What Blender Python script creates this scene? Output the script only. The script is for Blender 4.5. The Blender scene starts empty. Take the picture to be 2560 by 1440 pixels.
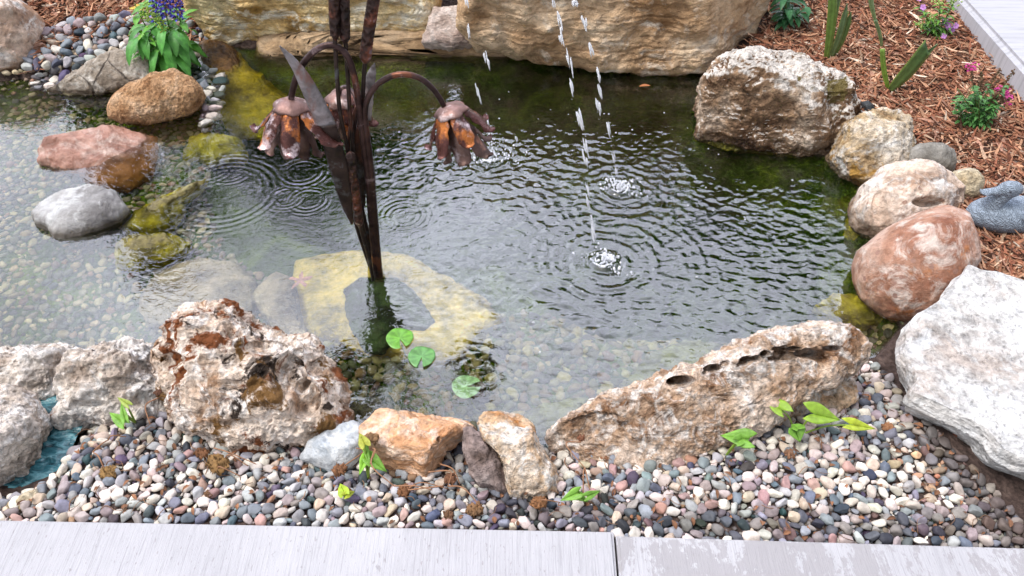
import bpy, bmesh, math, random
import numpy as np
from mathutils import Vector

# ------------------------------------------------------------------ camera, world, light
H = 1.65                                   # eye height above the water, metres
PITCH = math.radians(45)
FPX = 1971.0                               # focal length in photo pixels (2560 wide)
SC = bpy.context.scene
cam_d = bpy.data.cameras.new('camera')
cam_d.sensor_width = 36.0
cam_d.lens = FPX / 2560 * 36.0
cam_d.clip_start = 0.05
cam_d.clip_end = 400
cam = bpy.data.objects.new('camera', cam_d)
SC.collection.objects.link(cam)
cam.location = (0, 0, H)
cam.rotation_euler = (math.radians(90) - PITCH, 0, 0)
SC.camera = cam

SUN_EL, SUN_AZ = math.radians(64), math.radians(-100)      # azimuth measured from +Y towards +X
ADDED_CLOUD = 26.0                               # brightness of the added cloud bank against the Nishita sky, before the 0.15 strength
world = bpy.data.worlds.new('World')
SC.world = world
world.use_nodes = True
wn = world.node_tree
for n in list(wn.nodes):
    wn.nodes.remove(n)
w_out = wn.nodes.new('ShaderNodeOutputWorld')
w_bg = wn.nodes.new('ShaderNodeBackground')
w_hs = wn.nodes.new('ShaderNodeHueSaturation')
w_sky = wn.nodes.new('ShaderNodeTexSky')
w_sky.sky_type = 'NISHITA'
w_sky.sun_disc = False
w_sky.sun_elevation = SUN_EL
w_sky.sun_rotation = SUN_AZ
w_sky.air_density = 1.0
w_sky.dust_density = 3.0
w_hs.inputs['Saturation'].default_value = 0.32
w_bg.inputs['Strength'].default_value = 0.15
wn.links.new(w_sky.outputs[0], w_hs.inputs['Color'])
w_tc = wn.nodes.new('ShaderNodeTexCoord'); w_sep = wn.nodes.new('ShaderNodeSeparateXYZ')
wn.links.new(w_tc.outputs['Generated'], w_sep.inputs[0])
w_n = wn.nodes.new('ShaderNodeTexNoise'); w_n.inputs['Scale'].default_value = 2.6; w_n.inputs['Detail'].default_value = 7; w_n.inputs['Roughness'].default_value = 0.55
wn.links.new(w_tc.outputs['Generated'], w_n.inputs['Vector'])
def wmath(op, a, b, clamp=False):
    m_ = wn.nodes.new('ShaderNodeMath'); m_.operation = op; m_.use_clamp = clamp
    for i_, v_ in enumerate((a, b)):
        if isinstance(v_, (int, float)): m_.inputs[i_].default_value = v_
        else: wn.links.new(v_, m_.inputs[i_])
    return m_.outputs[0]
w_f = wmath('MULTIPLY', wmath('ADD', w_sep.outputs['Y'], -0.12), 1.7, True)           # cloud bank added in the +Y sky to brighten reflections and darken rock fronts
w_up = wmath('MULTIPLY', wmath('ADD', w_sep.outputs['Z'], 0.02), 8.0, True)
w_c = wmath('MULTIPLY', wmath('MULTIPLY', w_f, w_up), wmath('ADD', wmath('MULTIPLY', w_n.outputs['Fac'], 3.4), -0.87, True))
w_mix = wn.nodes.new('ShaderNodeMix'); w_mix.data_type = 'RGBA'
wn.links.new(w_c, w_mix.inputs[0]); wn.links.new(w_hs.outputs[0], w_mix.inputs[6])
w_mix.inputs[7].default_value = (ADDED_CLOUD * 0.91, ADDED_CLOUD * 0.945, ADDED_CLOUD * 1.11, 1)
wn.links.new(w_mix.outputs[2], w_bg.inputs['Color'])
wn.links.new(w_bg.outputs[0], w_out.inputs['Surface'])

sun_d = bpy.data.lights.new('sun', 'SUN')
sun_d.energy = 1.7
sun_d.angle = math.radians(18)
sun_d.color = (1.0, 0.965, 0.92)
sun = bpy.data.objects.new('sun', sun_d)
SC.collection.objects.link(sun)
sdir = Vector((math.sin(SUN_AZ) * math.cos(SUN_EL), math.cos(SUN_AZ) * math.cos(SUN_EL), math.sin(SUN_EL)))
sun.rotation_euler = sdir.to_track_quat('Z', 'Y').to_euler()

SC.view_settings.view_transform = 'Standard'
SC.view_settings.look = 'None'
SC.view_settings.exposure = 0.42
SC.view_settings.gamma = 1.0
SC.cycles.use_denoising = True
SC.cycles.max_bounces = 10
SC.cycles.sample_clamp_indirect = 8.0

rng = np.random.default_rng(7)
random.seed(7)
C45 = math.cos(PITCH)
S45 = math.sin(PITCH)
FWD = np.array([0, C45, -S45]); UPV = np.array([0, S45, C45]); RGT = np.array([1.0, 0, 0])

# ------------------------------------------------------------------ pixel helpers (photo pixels, 2560x1440)
def ray(px, py):
    return FWD + (px - 1280) / FPX * RGT + (720 - py) / FPX * UPV
def P(px, py, z=0.0):
    d = ray(px, py); t = (z - H) / d[2]
    return np.array([0, 0, H]) + t * d
def PY(px, py, Y):
    d = ray(px, py); t = Y / d[1]
    return np.array([0, 0, H]) + t * d
def PD(px, py, depth):
    return np.array([0, 0, H]) + depth * ray(px, py)
def to_px(X):
    X = np.asarray(X, float); R = X - np.array([0, 0, H])
    d = R @ FWD; u = R @ RGT; v = R @ UPV
    return 1280 + FPX * u / d, 720 - FPX * v / d, d

# ------------------------------------------------------------------ noise
def _h(ix, iy, iz, seed):
    n = (ix.astype(np.int64) * 374761393 + iy.astype(np.int64) * 668265263 + iz.astype(np.int64) * 2147483647 + seed * 974634777) & 0xFFFFFFFF
    n = ((n ^ (n >> 13)) * 1274126177) & 0xFFFFFFFF
    n = (n ^ (n >> 16)) * 2246822519 & 0xFFFFFFFF
    return ((n ^ (n >> 15)) & 0xFFFFFF) / float(0xFFFFFF) * 2 - 1
def vnoise(X, seed=0):
    F = np.floor(X); f = X - F; F = F.astype(np.int64)
    u = f * f * f * (f * (f * 6 - 15) + 10)
    r = 0
    for dx in (0, 1):
        wx = u[:, 0] if dx else 1 - u[:, 0]
        for dy in (0, 1):
            wy = u[:, 1] if dy else 1 - u[:, 1]
            for dz in (0, 1):
                wz = u[:, 2] if dz else 1 - u[:, 2]
                r = r + wx * wy * wz * _h(F[:, 0] + dx, F[:, 1] + dy, F[:, 2] + dz, seed)
    return r
def fbm(X, seed=0, oct=4, gain=0.5, ridged=False):
    a = 1.0; s = 0; t = 0
    X = X @ np.array([[0.8, 0.6, 0], [-0.48, 0.64, 0.6], [0.36, -0.48, 0.8]])
    for o in range(oct):
        n = vnoise(X * (2.03 ** o) + 17.3 * o, seed + o * 7)
        if ridged:
            n = 1 - 2 * np.abs(n)
        s = s + a * n; t += a; a *= gain
    return s / t
def worley(X, seed=0):
    F = np.floor(X).astype(np.int64); best = np.full(len(X), 9.0); sec = np.full(len(X), 9.0)
    for dx in (-1, 0, 1):
        for dy in (-1, 0, 1):
            for dz in (-1, 0, 1):
                a, b, c = F[:, 0] + dx, F[:, 1] + dy, F[:, 2] + dz
                p = np.stack([a + .5 + .5 * _h(a, b, c, seed), b + .5 + .5 * _h(a, b, c, seed + 11), c + .5 + .5 * _h(a, b, c, seed + 23)], 1)
                d = np.linalg.norm(X - p, axis=1)
                m = d < best
                sec = np.where(m, best, np.minimum(sec, d)); best = np.where(m, d, best)
    return best, sec
def sstep(a, b, x):
    t = np.clip((x - a) / (b - a), 0, 1)
    return t * t * (3 - 2 * t)

# ------------------------------------------------------------------ mesh helpers
def tag(o, label=None, cat=None, group=None, kind=None):
    if label: o['label'] = label
    if cat: o['category'] = cat
    if group: o['group'] = group
    if kind: o['kind'] = kind
    return o
def empty(name, loc, label=None, cat=None, group=None):
    o = bpy.data.objects.new(name, None)
    o.empty_display_size = 0.05
    SC.collection.objects.link(o); o.location = Vector(loc)
    return tag(o, label, cat, group)
def mesh_np(name, V, F, mat, parent=None, origin=None, smooth=True, col=None):
    """V (n,3) world coordinates, F (m,k) one polygon size; origin = the object's own location"""
    V = np.asarray(V, dtype=np.float64); F = np.asarray(F, dtype=np.int32)
    if parent is not None:
        base = np.array(parent.matrix_world.translation) if parent.parent else np.array(parent.location)
        if parent.parent: base = np.array(parent.location) + np.array(parent.parent.location)
        o0 = base if origin is None else np.array(origin)
    else:
        base = np.zeros(3)
        o0 = V.mean(0) * np.array([1, 1, 0]) + np.array([0, 0, V[:, 2].min()]) if origin is None else np.array(origin)
    me = bpy.data.meshes.new(name)
    k = F.shape[1]
    me.vertices.add(len(V)); me.vertices.foreach_set('co', (V - o0).astype(np.float32).ravel())
    me.loops.add(F.size); me.loops.foreach_set('vertex_index', F.ravel())
    me.polygons.add(len(F)); me.polygons.foreach_set('loop_start', np.arange(0, F.size, k, dtype=np.int32))
    me.polygons.foreach_set('use_smooth', np.full(len(F), smooth))
    me.update(calc_edges=True)
    if col is not None:
        ca = me.color_attributes.new('col', 'FLOAT_COLOR', 'POINT')
        c4 = np.ones((len(V), 4), np.float32); c4[:, :3] = col
        ca.data.foreach_set('color', c4.ravel())
    me.validate()
    o = bpy.data.objects.new(name, me)
    if mat: me.materials.append(mat)
    SC.collection.objects.link(o)
    if parent is not None:
        o.parent = parent
    o.location = Vector(o0 - base)
    return o
class MB:
    """collects polygons of any size with an optional colour per vertex"""
    def __init__(self): self.v = []; self.f = []; self.c = []
    def add(self, V, F, c=(1, 1, 1)):
        b = len(self.v)
        V = [tuple(x) for x in V]
        self.v += V
        self.f += [tuple(b + i for i in f) for f in F]
        c = np.asarray(c, float)
        self.c += [tuple(c)] * len(V) if c.ndim == 1 else [tuple(x) for x in c]
    def build(self, name, mat, parent=None, smooth=True, origin=None):
        V = np.array(self.v)
        if parent is not None:
            base = np.array(parent.location) + (np.array(parent.parent.location) if parent.parent else 0)
            o0 = base
        else:
            base = np.zeros(3)
            o0 = np.array([V[:, 0].mean(), V[:, 1].mean(), V[:, 2].min()]) if origin is None else np.array(origin)
        me = bpy.data.meshes.new(name)
        me.from_pydata((V - o0).tolist(), [], self.f)
        me.polygons.foreach_set('use_smooth', [smooth] * len(me.polygons))
        ca = me.color_attributes.new('col', 'FLOAT_COLOR', 'POINT')
        c4 = np.ones((len(V), 4), np.float32); c4[:, :3] = np.array(self.c)
        ca.data.foreach_set('color', c4.ravel())
        me.update()
        o = bpy.data.objects.new(name, me)
        if mat: me.materials.append(mat)
        SC.collection.objects.link(o)
        if parent is not None: o.parent = parent
        o.location = Vector(o0 - base)
        return o
_ico = {}
def ico(sub):
    if sub not in _ico:
        bm = bmesh.new(); bmesh.ops.create_icosphere(bm, subdivisions=sub, radius=1.0)
        V = np.array([v.co[:] for v in bm.verts]); F = np.array([[v.index for v in f.verts] for f in bm.faces])
        bm.free(); _ico[sub] = (V, F)
    return _ico[sub]
def vnormals(V, F):
    n = np.cross(V[F[:, 1]] - V[F[:, 0]], V[F[:, 2]] - V[F[:, 0]])
    N = np.zeros_like(V)
    for k in range(3): np.add.at(N, F[:, k], n)
    return N / (np.linalg.norm(N, axis=1, keepdims=True) + 1e-12)
def poly_sd(X, Y, poly):
    """signed distance to a polygon, positive inside"""
    poly = np.asarray(poly)[:, :2]; p = np.stack([X, Y], 1)
    d = np.full(len(p), 1e9); ins = np.zeros(len(p), bool)
    n = len(poly)
    for i in range(n):
        a, b = poly[i], poly[(i + 1) % n]
        e = b - a; w = p - a
        t = np.clip((w @ e) / (e @ e), 0, 1)
        d = np.minimum(d, np.linalg.norm(w - t[:, None] * e, axis=1))
        c = ((a[1] <= p[:, 1]) != (b[1] <= p[:, 1]))
        with np.errstate(divide='ignore', invalid='ignore'):
            xi = a[0] + (p[:, 1] - a[1]) * e[0] / (e[1] if e[1] != 0 else 1e-9)
        ins ^= c & (p[:, 0] < xi)
    return np.where(ins, d, -d)

# ------------------------------------------------------------------ material helpers
class NT:
    def __init__(self, name):
        self.m = bpy.data.materials.new(name); self.m.use_nodes = True
        self.t = self.m.node_tree
        for n in list(self.t.nodes): self.t.nodes.remove(n)
        self.out = self.t.nodes.new('ShaderNodeOutputMaterial')
        self.co = None
    def n(self, typ, **kw):
        nd = self.t.nodes.new('ShaderNode' + typ)
        for k, v in kw.items():
            if k in nd.inputs: self.set(nd.inputs[k], v)
            else: setattr(nd, k, v)
        return nd
    def set(self, s, v):
        if isinstance(v, bpy.types.NodeSocket): self.t.links.new(v, s)
        elif isinstance(v, (tuple, list)) and len(v) == 3 and s.type == 'RGBA': s.default_value = (*v, 1)
        else: s.default_value = v
    def coord(self, kind='Object', scale=(1, 1, 1), loc=(0, 0, 0), rot=(0, 0, 0)):
        if self.co is None: self.co = self.n('TexCoord')
        mp = self.n('Mapping'); self.t.links.new(self.co.outputs[kind], mp.inputs[0])
        mp.inputs['Scale'].default_value = scale; mp.inputs['Location'].default_value = loc
        mp.inputs['Rotation'].default_value = rot
        return mp.outputs[0]
    def noise(self, vec, scale, detail=6, rough=0.6, dist=0.0):
        nd = self.n('TexNoise', Scale=float(scale), Detail=float(detail), Roughness=float(rough), Distortion=float(dist))
        self.t.links.new(vec, nd.inputs['Vector']); return nd.outputs['Fac']
    def vor(self, vec, scale, feature='F1', out='Distance', rnd=1.0):
        nd = self.n('TexVoronoi', feature=feature); nd.inputs['Scale'].default_value = scale
        nd.inputs['Randomness'].default_value = rnd
        self.t.links.new(vec, nd.inputs['Vector']); return nd.outputs[out]
    def ramp(self, fac, stops, interp='LINEAR'):
        nd = self.n('ValToRGB'); cr = nd.color_ramp; cr.interpolation = interp
        while len(cr.elements) < len(stops): cr.elements.new(0.5)
        for e, (p, c) in zip(cr.elements, stops):
            e.position = p; e.color = (*c, 1) if isinstance(c, (tuple, list)) else (c, c, c, 1)
        self.t.links.new(fac, nd.inputs[0]); return nd.outputs[0]
    def mix(self, fac, a, b, mode='MIX'):
        nd = self.n('Mix', data_type='RGBA', blend_type=mode)
        self.set(nd.inputs[0], fac); self.set(nd.inputs[6], a); self.set(nd.inputs[7], b)
        return nd.outputs[2]
    def math(self, op, a, b=0.5, c=None, clamp=False):
        nd = self.n('Math', operation=op, use_clamp=clamp)
        self.set(nd.inputs[0], a); self.set(nd.inputs[1], b)
        if c is not None: self.set(nd.inputs[2], c)
        return nd.outputs[0]
    def bump(self, h, strength, dist, normal=None):
        nd = self.n('Bump', Strength=float(strength), Distance=float(dist)); self.t.links.new(h, nd.inputs['Height'])
        if normal is not None: self.t.links.new(normal, nd.inputs['Normal'])
        return nd.outputs[0]
    def geo_z(self):
        g = self.n('NewGeometry'); s = self.n('SeparateXYZ'); self.t.links.new(g.outputs['Position'], s.inputs[0])
        return s.outputs['Z']
    def finish(self, color, rough=0.85, normal=None, metallic=0.0, spec=0.3, trans=0.0, coat=0.0):
        b = self.n('BsdfPrincipled')
        self.set(b.inputs['Base Color'], color); self.set(b.inputs['Roughness'], rough)
        self.set(b.inputs['Metallic'], metallic); self.set(b.inputs['Specular IOR Level'], spec)
        if coat: b.inputs['Coat Weight'].default_value = coat; b.inputs['Coat Roughness'].default_value = 0.1
        if normal is not None: self.t.links.new(normal, b.inputs['Normal'])
        sh = b.outputs[0]
        if trans:
            tr = self.n('BsdfTranslucent'); self.set(tr.inputs['Color'], color)
            mx = self.n('MixShader'); mx.inputs[0].default_value = trans
            self.t.links.new(sh, mx.inputs[1]); self.t.links.new(tr.outputs[0], mx.inputs[2]); sh = mx.outputs[0]
        self.t.links.new(sh, self.out.inputs['Surface'])
        return self.m

def rock_mat(name, dark, mid, light, white=None, scale=7.0, patches=(), spots=None, pores=0.5, bump=1.0,
             rough=0.85, aniso=(1, 1, 1), seed=0.0, wet=0.025, wetamt=0.8, contrast=1.0, algae=None, cracks=0.0, white_t=0.6, topcrust=0.0, k=0.86, mott=1.0):
    """mottled stone: three tones, pale crust, rust or moss patches, fine grain; stone below the water line is wet and carries algae"""
    t = NT(name)
    warm_ = lambda q: tuple(max(0.0, sum(q) / 3 + (x - sum(q) / 3) * 1.22) for x in q)      # a little richer stone colour
    dark, mid, light = [tuple(k * x ** g for x in warm_(q)) for q, g in ((dark, 1.25), (mid, 1.12), (light, 1.04))]
    if white: white = tuple(k * x for x in white)
    co = t.coord('Object', aniso, (seed, seed * 1.7, seed * 0.3))
    n1 = t.noise(co, scale, 8, 0.62, 0.4)
    lo, hi = 0.5 - 0.16 / contrast, 0.5 + 0.16 / contrast
    c = t.ramp(n1, [(lo, dark), (0.5, mid), (hi, light)])
    if white:
        nw = t.noise(t.coord('Object', aniso, (seed + 5, 3, 1)), scale * 1.9, 9, 0.72, 0.8)
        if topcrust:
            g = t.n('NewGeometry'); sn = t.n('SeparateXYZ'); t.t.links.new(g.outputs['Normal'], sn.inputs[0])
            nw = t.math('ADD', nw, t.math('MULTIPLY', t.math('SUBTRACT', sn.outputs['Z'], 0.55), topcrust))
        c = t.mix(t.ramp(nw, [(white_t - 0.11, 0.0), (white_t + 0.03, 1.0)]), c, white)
    nf = t.noise(co, scale * 9, 5, 0.7)
    c = t.mix(0.85 * mott, c, t.ramp(nf, [(0.30, 0.25), (0.5, 0.95), (0.70, 1.5)]), 'MULTIPLY')
    nm = t.noise(t.coord('Object', aniso, (seed + 2, 8, 3)), scale * 3.5, 5, 0.65, 0.6)
    c = t.mix(0.7 * mott, c, t.ramp(nm, [(0.34, 0.45), (0.5, 1.0), (0.68, 1.25)]), 'MULTIPLY')
    for i, (pc, thr, sc, soft) in enumerate(patches):
        npn = t.noise(t.coord('Object', (1, 1, 1), (seed + 9 + 4 * i, 2.0 * i, 7)), sc, 8, 0.68, 0.7)
        c = t.mix(t.ramp(npn, [(thr, 0.0), (thr + soft, 1.0)]), c, pc)
    if spots:
        sc, rad, scol = spots
        v = t.vor(t.coord('Object', (1, 1, 1), (seed, 0, 0)), sc)
        v2 = t.math('ADD', v, t.math('MULTIPLY', t.noise(co, 40, 3), 0.22))
        msk = t.ramp(t.noise(co, 5, 2), [(0.42, 0.0), (0.52, 1.0)])
        c = t.mix(t.math('MULTIPLY', t.ramp(v2, [(rad, 0.9), (rad + 0.04, 0.0)]), msk), c, scol)
    # wet and algae by height above the water
    z = t.geo_z()
    zz = t.math('ADD', z, t.math('MULTIPLY', t.math('SUBTRACT', t.noise(co, 12, 4), 0.5), 0.05))
    wf = t.math('MULTIPLY', t.math('SUBTRACT', wet, zz), 60.0, clamp=True)
    c = t.mix(t.math('MULTIPLY', wf, 1.0), c, t.mix(wetamt, c, t.mix(1.0, c, (0.28, 0.22, 0.16), 'MULTIPLY')))
    if algae is not None:
        uf = t.math('MULTIPLY', t.math('SUBTRACT', 0.004, zz), 40.0, clamp=True)
        al = t.ramp(t.noise(co, 9, 6, 0.65), [(0.35, tuple(x * 0.3 for x in algae)), (0.5, algae), (0.65, tuple(min(1, x * 1.6) for x in algae))])
        c = t.mix(t.math('MULTIPLY', uf, 0.9), c, al)
    hgt = t.math('ADD', t.math('ADD', t.math('MULTIPLY', nf, 0.6), n1), t.math('MULTIPLY', nm, 1.2))
    if pores:
        vp = t.vor(t.coord('Object', aniso, (seed, 1, 0)), 55.0)
        hgt = t.math('ADD', hgt, t.math('MULTIPLY', t.ramp(vp, [(0.0, 0.0), (0.35, 1.0)]), pores * 0.4))
    if cracks:
        vc = t.vor(t.coord('Object', aniso, (seed, 2, 0)), 6.0, 'DISTANCE_TO_EDGE')
        vc2 = t.math('ADD', vc, t.math('MULTIPLY', t.math('SUBTRACT', n1, 0.5), 0.25))
        cf = t.ramp(vc2, [(0.0, 0.0), (0.03, 1.0)])
        c = t.mix(t.math('MULTIPLY', t.math('SUBTRACT', 1.0, cf), cracks), c, (0.04, 0.03, 0.025))
        hgt = t.math('ADD', hgt, t.math('MULTIPLY', cf, 0.8 * cracks))
    nrm = t.bump(hgt, min(1.0, 0.9 * bump), 0.018)
    rg = t.mix(wf, (rough,) * 3, (0.25,) * 3)
    return t.finish(c, rg, nrm, spec=0.35)

ALG = (0.16, 0.15, 0.02)
# ------------------------------------------------------------------ outlines of the ground
POND = [P(x, y)[:2] for x, y in [(-700, 205), (-60, 205), (60, 195), (330, 170), (420, 140), (520, 105), (640, 120), (1100, 125), (1780, 160),
        (1850, 330), (2110, 400), (2190, 520), (2210, 680), (2260, 820), (2190, 900), (2060, 940), (1900, 975), (1700, 1010),
        (1500, 1075), (1400, 1130), (1200, 1110), (1180, 1085), (920, 1080), (880, 1090), (800, 1070), (600, 1030), (400, 950), (170, 930), (0, 960), (-700, 960)]]
DEEP = [P(x, y)[:2] for x, y in [(560, 150), (1800, 150), (1840, 340), (2100, 430), (2150, 700), (2120, 850), (1900, 850), (1560, 830), (1400, 800), (1250, 640), (760, 600), (560, 470), (470, 380), (500, 250)]]
FRONT0, FRONT1 = P(0, 1298, 0.12), P(2560, 1367, 0.12)
def terrain_z(X, Y):
    X = np.asarray(X, float); Y = np.asarray(Y, float)
    sd = poly_sd(X, Y, POND)
    dd = poly_sd(X, Y, DEEP)
    shelf = -0.135 * sstep(0.0, 0.10, sd)
    deep = -0.50 * sstep(0.0, 0.32, dd)
    inside = shelf + deep
    front = Y < 1.9
    o = -sd
    yf = FRONT0[1] + (FRONT1[1] - FRONT0[1]) * (X - FRONT0[0]) / (FRONT1[0] - FRONT0[0])
    zfront = 0.02 + 0.075 * sstep(0.0, 0.30, o)
    zback = 0.02 + 0.05 * sstep(0, 0.25, o) + 0.07 * sstep(0.2, 1.3, o)
    w = sstep(1.1, 1.7, Y)
    out = zfront * (1 - w) + zback * w
    lefthole = np.exp(-(((X - HOLE[0]) / 0.13) ** 2 + ((Y - HOLE[1]) / 0.16) ** 2))
    out = out - 0.16 * lefthole
    z = np.where(sd > 0, inside, out)
    far = sstep(4.0, 12.0, np.hypot(X, Y - 2))
    return z + far * 0.05
HOLE = P(120, 1100, -0.02)[:2]

# ground: one sheet, fine near the pond and coarse to the horizon
def axis(lo, hi, step, far, grow=1.35):
    a = list(np.arange(lo, hi + 1e-6, step)); s = step
    r = [hi]; l = [lo]
    while r[-1] < far: s *= grow; r.append(r[-1] + s)
    s = step
    while l[-1] > -far: s *= grow; l.append(l[-1] - s)
    return np.array(l[1:][::-1] + a + r[1:])
gx = axis(-2.4, 2.6, 0.018, 150); gy = axis(0.5, 4.2, 0.018, 150)
GX, GY = np.meshgrid(gx, gy); gz = terrain_z(GX.ravel(), GY.ravel())
rough = fbm(np.stack([GX.ravel() * 9, GY.ravel() * 9, gz * 0], 1), 3, 4)
gz = gz + rough * 0.012 * (1 - sstep(3, 8, np.hypot(GX.ravel(), GY.ravel() - 2)))
def grid_faces(nx, ny):
    i = np.arange(nx * ny).reshape(ny, nx)
    return np.stack([i[:-1, :-1].ravel(), i[:-1, 1:].ravel(), i[1:, 1:].ravel(), i[1:, :-1].ravel()], 1)
t = NT('soil_and_pond_floor')
co = t.coord('Object')
soil = t.ramp(t.noise(co, 30, 8, 0.7), [(0.3, (0.025, 0.017, 0.014)), (0.5, (0.075, 0.05, 0.042)), (0.72, (0.17, 0.12, 0.10))])
floor_c = t.ramp(t.noise(co, 6, 8, 0.65, 0.6), [(0.3, (0.012, 0.028, 0.001)), (0.5, (0.055, 0.105, 0.003)), (0.7, (0.18, 0.25, 0.008))])
z = t.geo_z()
cc = t.mix(t.math('MULTIPLY', t.math('SUBTRACT', 0.0, z), 60.0, clamp=True), soil, floor_c)
nrm = t.bump(t.math('ADD', t.noise(co, 60, 6, 0.7), t.vor(co, 70)), 1.0, 0.012)
M_SOIL = t.finish(cc, 0.9, nrm, spec=0.2)
ground = mesh_np('ground', np.stack([GX.ravel(), GY.ravel(), gz], 1), grid_faces(len(gx), len(gy)), M_SOIL, origin=(0, 0, 0))
tag(ground, kind='structure')

# ------------------------------------------------------------------ water
t = NT('pond_water')
gl = t.n('BsdfGlossy'); gl.inputs['Roughness'].default_value = 0.0; gl.inputs['Color'].default_value = (1, 1, 1, 1)
rf = t.n('BsdfRefraction'); rf.inputs['IOR'].default_value = 1.33; rf.inputs['Roughness'].default_value = 0.0
fr = t.n('Fresnel'); fr.inputs['IOR'].default_value = 1.33
co = t.coord('Object')
nb = t.bump(t.noise(t.coord('Object', (1, 1.4, 1)), 38, 3, 0.5, 0.5), 0.22, 0.004)
for nd in (gl, rf, fr): t.t.links.new(nb, nd.inputs['Normal'])
mx = t.n('MixShader'); t.set(mx.inputs[0], t.math('MULTIPLY_ADD', fr.outputs[0], 0.5, 0.095)); t.t.links.new(rf.outputs[0], mx.inputs[1]); t.t.links.new(gl.outputs[0], mx.inputs[2])
t.t.links.new(mx.outputs[0], t.out.inputs['Surface'])
va = t.n('VolumeAbsorption'); va.inputs['Color'].default_value = (0.40, 0.58, 0.05, 1); va.inputs['Density'].default_value = 2.0
t.t.links.new(va.outputs[0], t.out.inputs['Volume'])
M_WATER = t.m

SPL = [P(1225, 395), P(1548, 470), P(1512, 652)]            # where the falling water lands
wx = np.concatenate([np.arange(-4.3, -2.4, 0.04), np.arange(-2.35, 1.75, 0.0052)]); wy = np.arange(0.98, 3.25, 0.0052)
WX, WY = np.meshgrid(wx, wy); X = WX.ravel(); Y = WY.ravel()
wz = np.zeros(len(X))
turb = np.zeros(len(X))
for s, a, rr in zip(SPL, (0.9, 1.0, 0.9), (0.42, 0.5, 0.5)):
    turb += a * np.exp(-(((X - s[0]) ** 2 + (Y - s[1]) ** 2) / rr ** 2))
turb += 0.75 * np.exp(-(((X - 0.62) / 0.65) ** 2 + ((Y - 1.9) / 0.5) ** 2))
turb = np.clip(turb, 0, 1.15)
calm = sstep(-0.75, -0.1, X)
n_a = fbm(np.stack([X * 24, Y * 34, X * 0 + 0.3], 1), 21, 3, 0.5, ridged=True)
n_b = fbm(np.stack([X * 60, Y * 80, X * 0 + 0.7], 1), 22, 2, 0.5)
n_c = fbm(np.stack([X * 6, Y * 9, X * 0 + 0.1], 1), 23, 2, 0.5)
turb *= 1 - 0.45 * np.exp(-((X - SPL[2][0]) ** 2 + (Y - SPL[2][1]) ** 2) / 0.2 ** 2)
turb *= 0.75 + 0.5 * vnoise(np.stack([X * 2.3, Y * 3.1, X * 0], 1), 88)
wz += turb * (0.0019 * n_a + 0.0011 * n_b) + (0.0007 * n_c + 0.00012 * n_a) * (0.25 + 0.75 * calm)
def rings(c, lam, amp, r0, decay, width=None):
    r = np.hypot(X - c[0], Y - c[1])
    e = np.exp(-np.maximum(r - r0, 0) / decay) * sstep(0, r0 + 1e-6, r)
    if width is not None: e = e * np.exp(-((r - r0) / width) ** 2)
    return amp * e * np.sin(2 * math.pi * r / lam)
for s in SPL:
    wz += rings(s, 0.030, 0.0016, 0.02, 0.08)
    wz += rings(s + np.array([0.01, -0.02, 0]), 0.045, 0.0008, 0.05, 0.16)
wz += rings(SPL[2], 0.036, 0.0011, 0.03, 0.20) * (0.55 + 0.7 * vnoise(np.stack([X * 9, Y * 9, X * 0], 1), 90))
for (px, py, r0, amp, lam, wd) in [(575, 425, 0.075, 0.0006, 0.018, 0.03), (715, 495, 0.05, 0.00055, 0.016, 0.024), (560, 480, 0.17, 0.0005, 0.024, 0.05),
                                   (770, 500, 0.055, 0.0005, 0.017, 0.03), (1010, 540, 0.06, 0.0006, 0.018, 0.04), (755, 430, 0.07, 0.0006, 0.02, 0.03), (965, 560, 0.03, 0.0006, 0.014, 0.02),
                                   (1000, 745, 0.05, 0.00035, 0.014, 0.03), (890, 820, 0.025, 0.0004, 0.012, 0.015), (520, 420, 0.08, 0.0005, 0.02, 0.03),
                                   (1580, 650, 0.20, 0.0005, 0.03, 0.05), (1560, 520, 0.16, 0.0005, 0.03, 0.05), (1810, 700, 0.02, 0.0005, 0.012, 0.02)]:
    wz += rings(P(px, py), lam, amp, r0, 9.0, wd)
for s, r0 in ((SPL[1], 0.018), (SPL[2], 0.018)):
    r = np.hypot(X - s[0], Y - s[1]); wz += -0.010 * np.exp(-(r / 0.016) ** 2) + 0.006 * np.exp(-((r - 0.032) / 0.009) ** 2)
wz[np.hypot(X, Y) > 50] = 0
nx, ny = len(wx), len(wy)
Vt = np.stack([X, Y, wz], 1)
F = grid_faces(nx, ny)
border = np.concatenate([np.arange(nx), np.arange(1, ny) * nx + nx - 1, (ny - 1) * nx + np.arange(nx - 2, -1, -1), np.arange(ny - 2, 0, -1) * nx])
Vb = Vt[border].copy(); Vb[:, 2] = -0.9
nb0 = len(Vt)
Vall = np.concatenate([Vt, Vb, [[Vt[:, 0].mean(), Vt[:, 1].mean(), -0.9]]])
m = len(border); i = np.arange(m); j = (i + 1) % m
side = np.stack([border[i], nb0 + i, nb0 + j, border[j]], 1)
bot = np.stack([nb0 + i, np.full(m, nb0 + m), nb0 + j, nb0 + j], 1)
ob = mesh_np('water', Vall, np.concatenate([F, side]), M_WATER, origin=(0, 0, 0))
bm = bmesh.new(); bm.from_mesh(ob.data); bm.edges.ensure_lookup_table()
bmesh.ops.holes_fill(bm, edges=[e for e in bm.edges if e.is_boundary], sides=0)
bm.to_mesh(ob.data); bm.free()
tag(ob, kind='structure')
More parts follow.
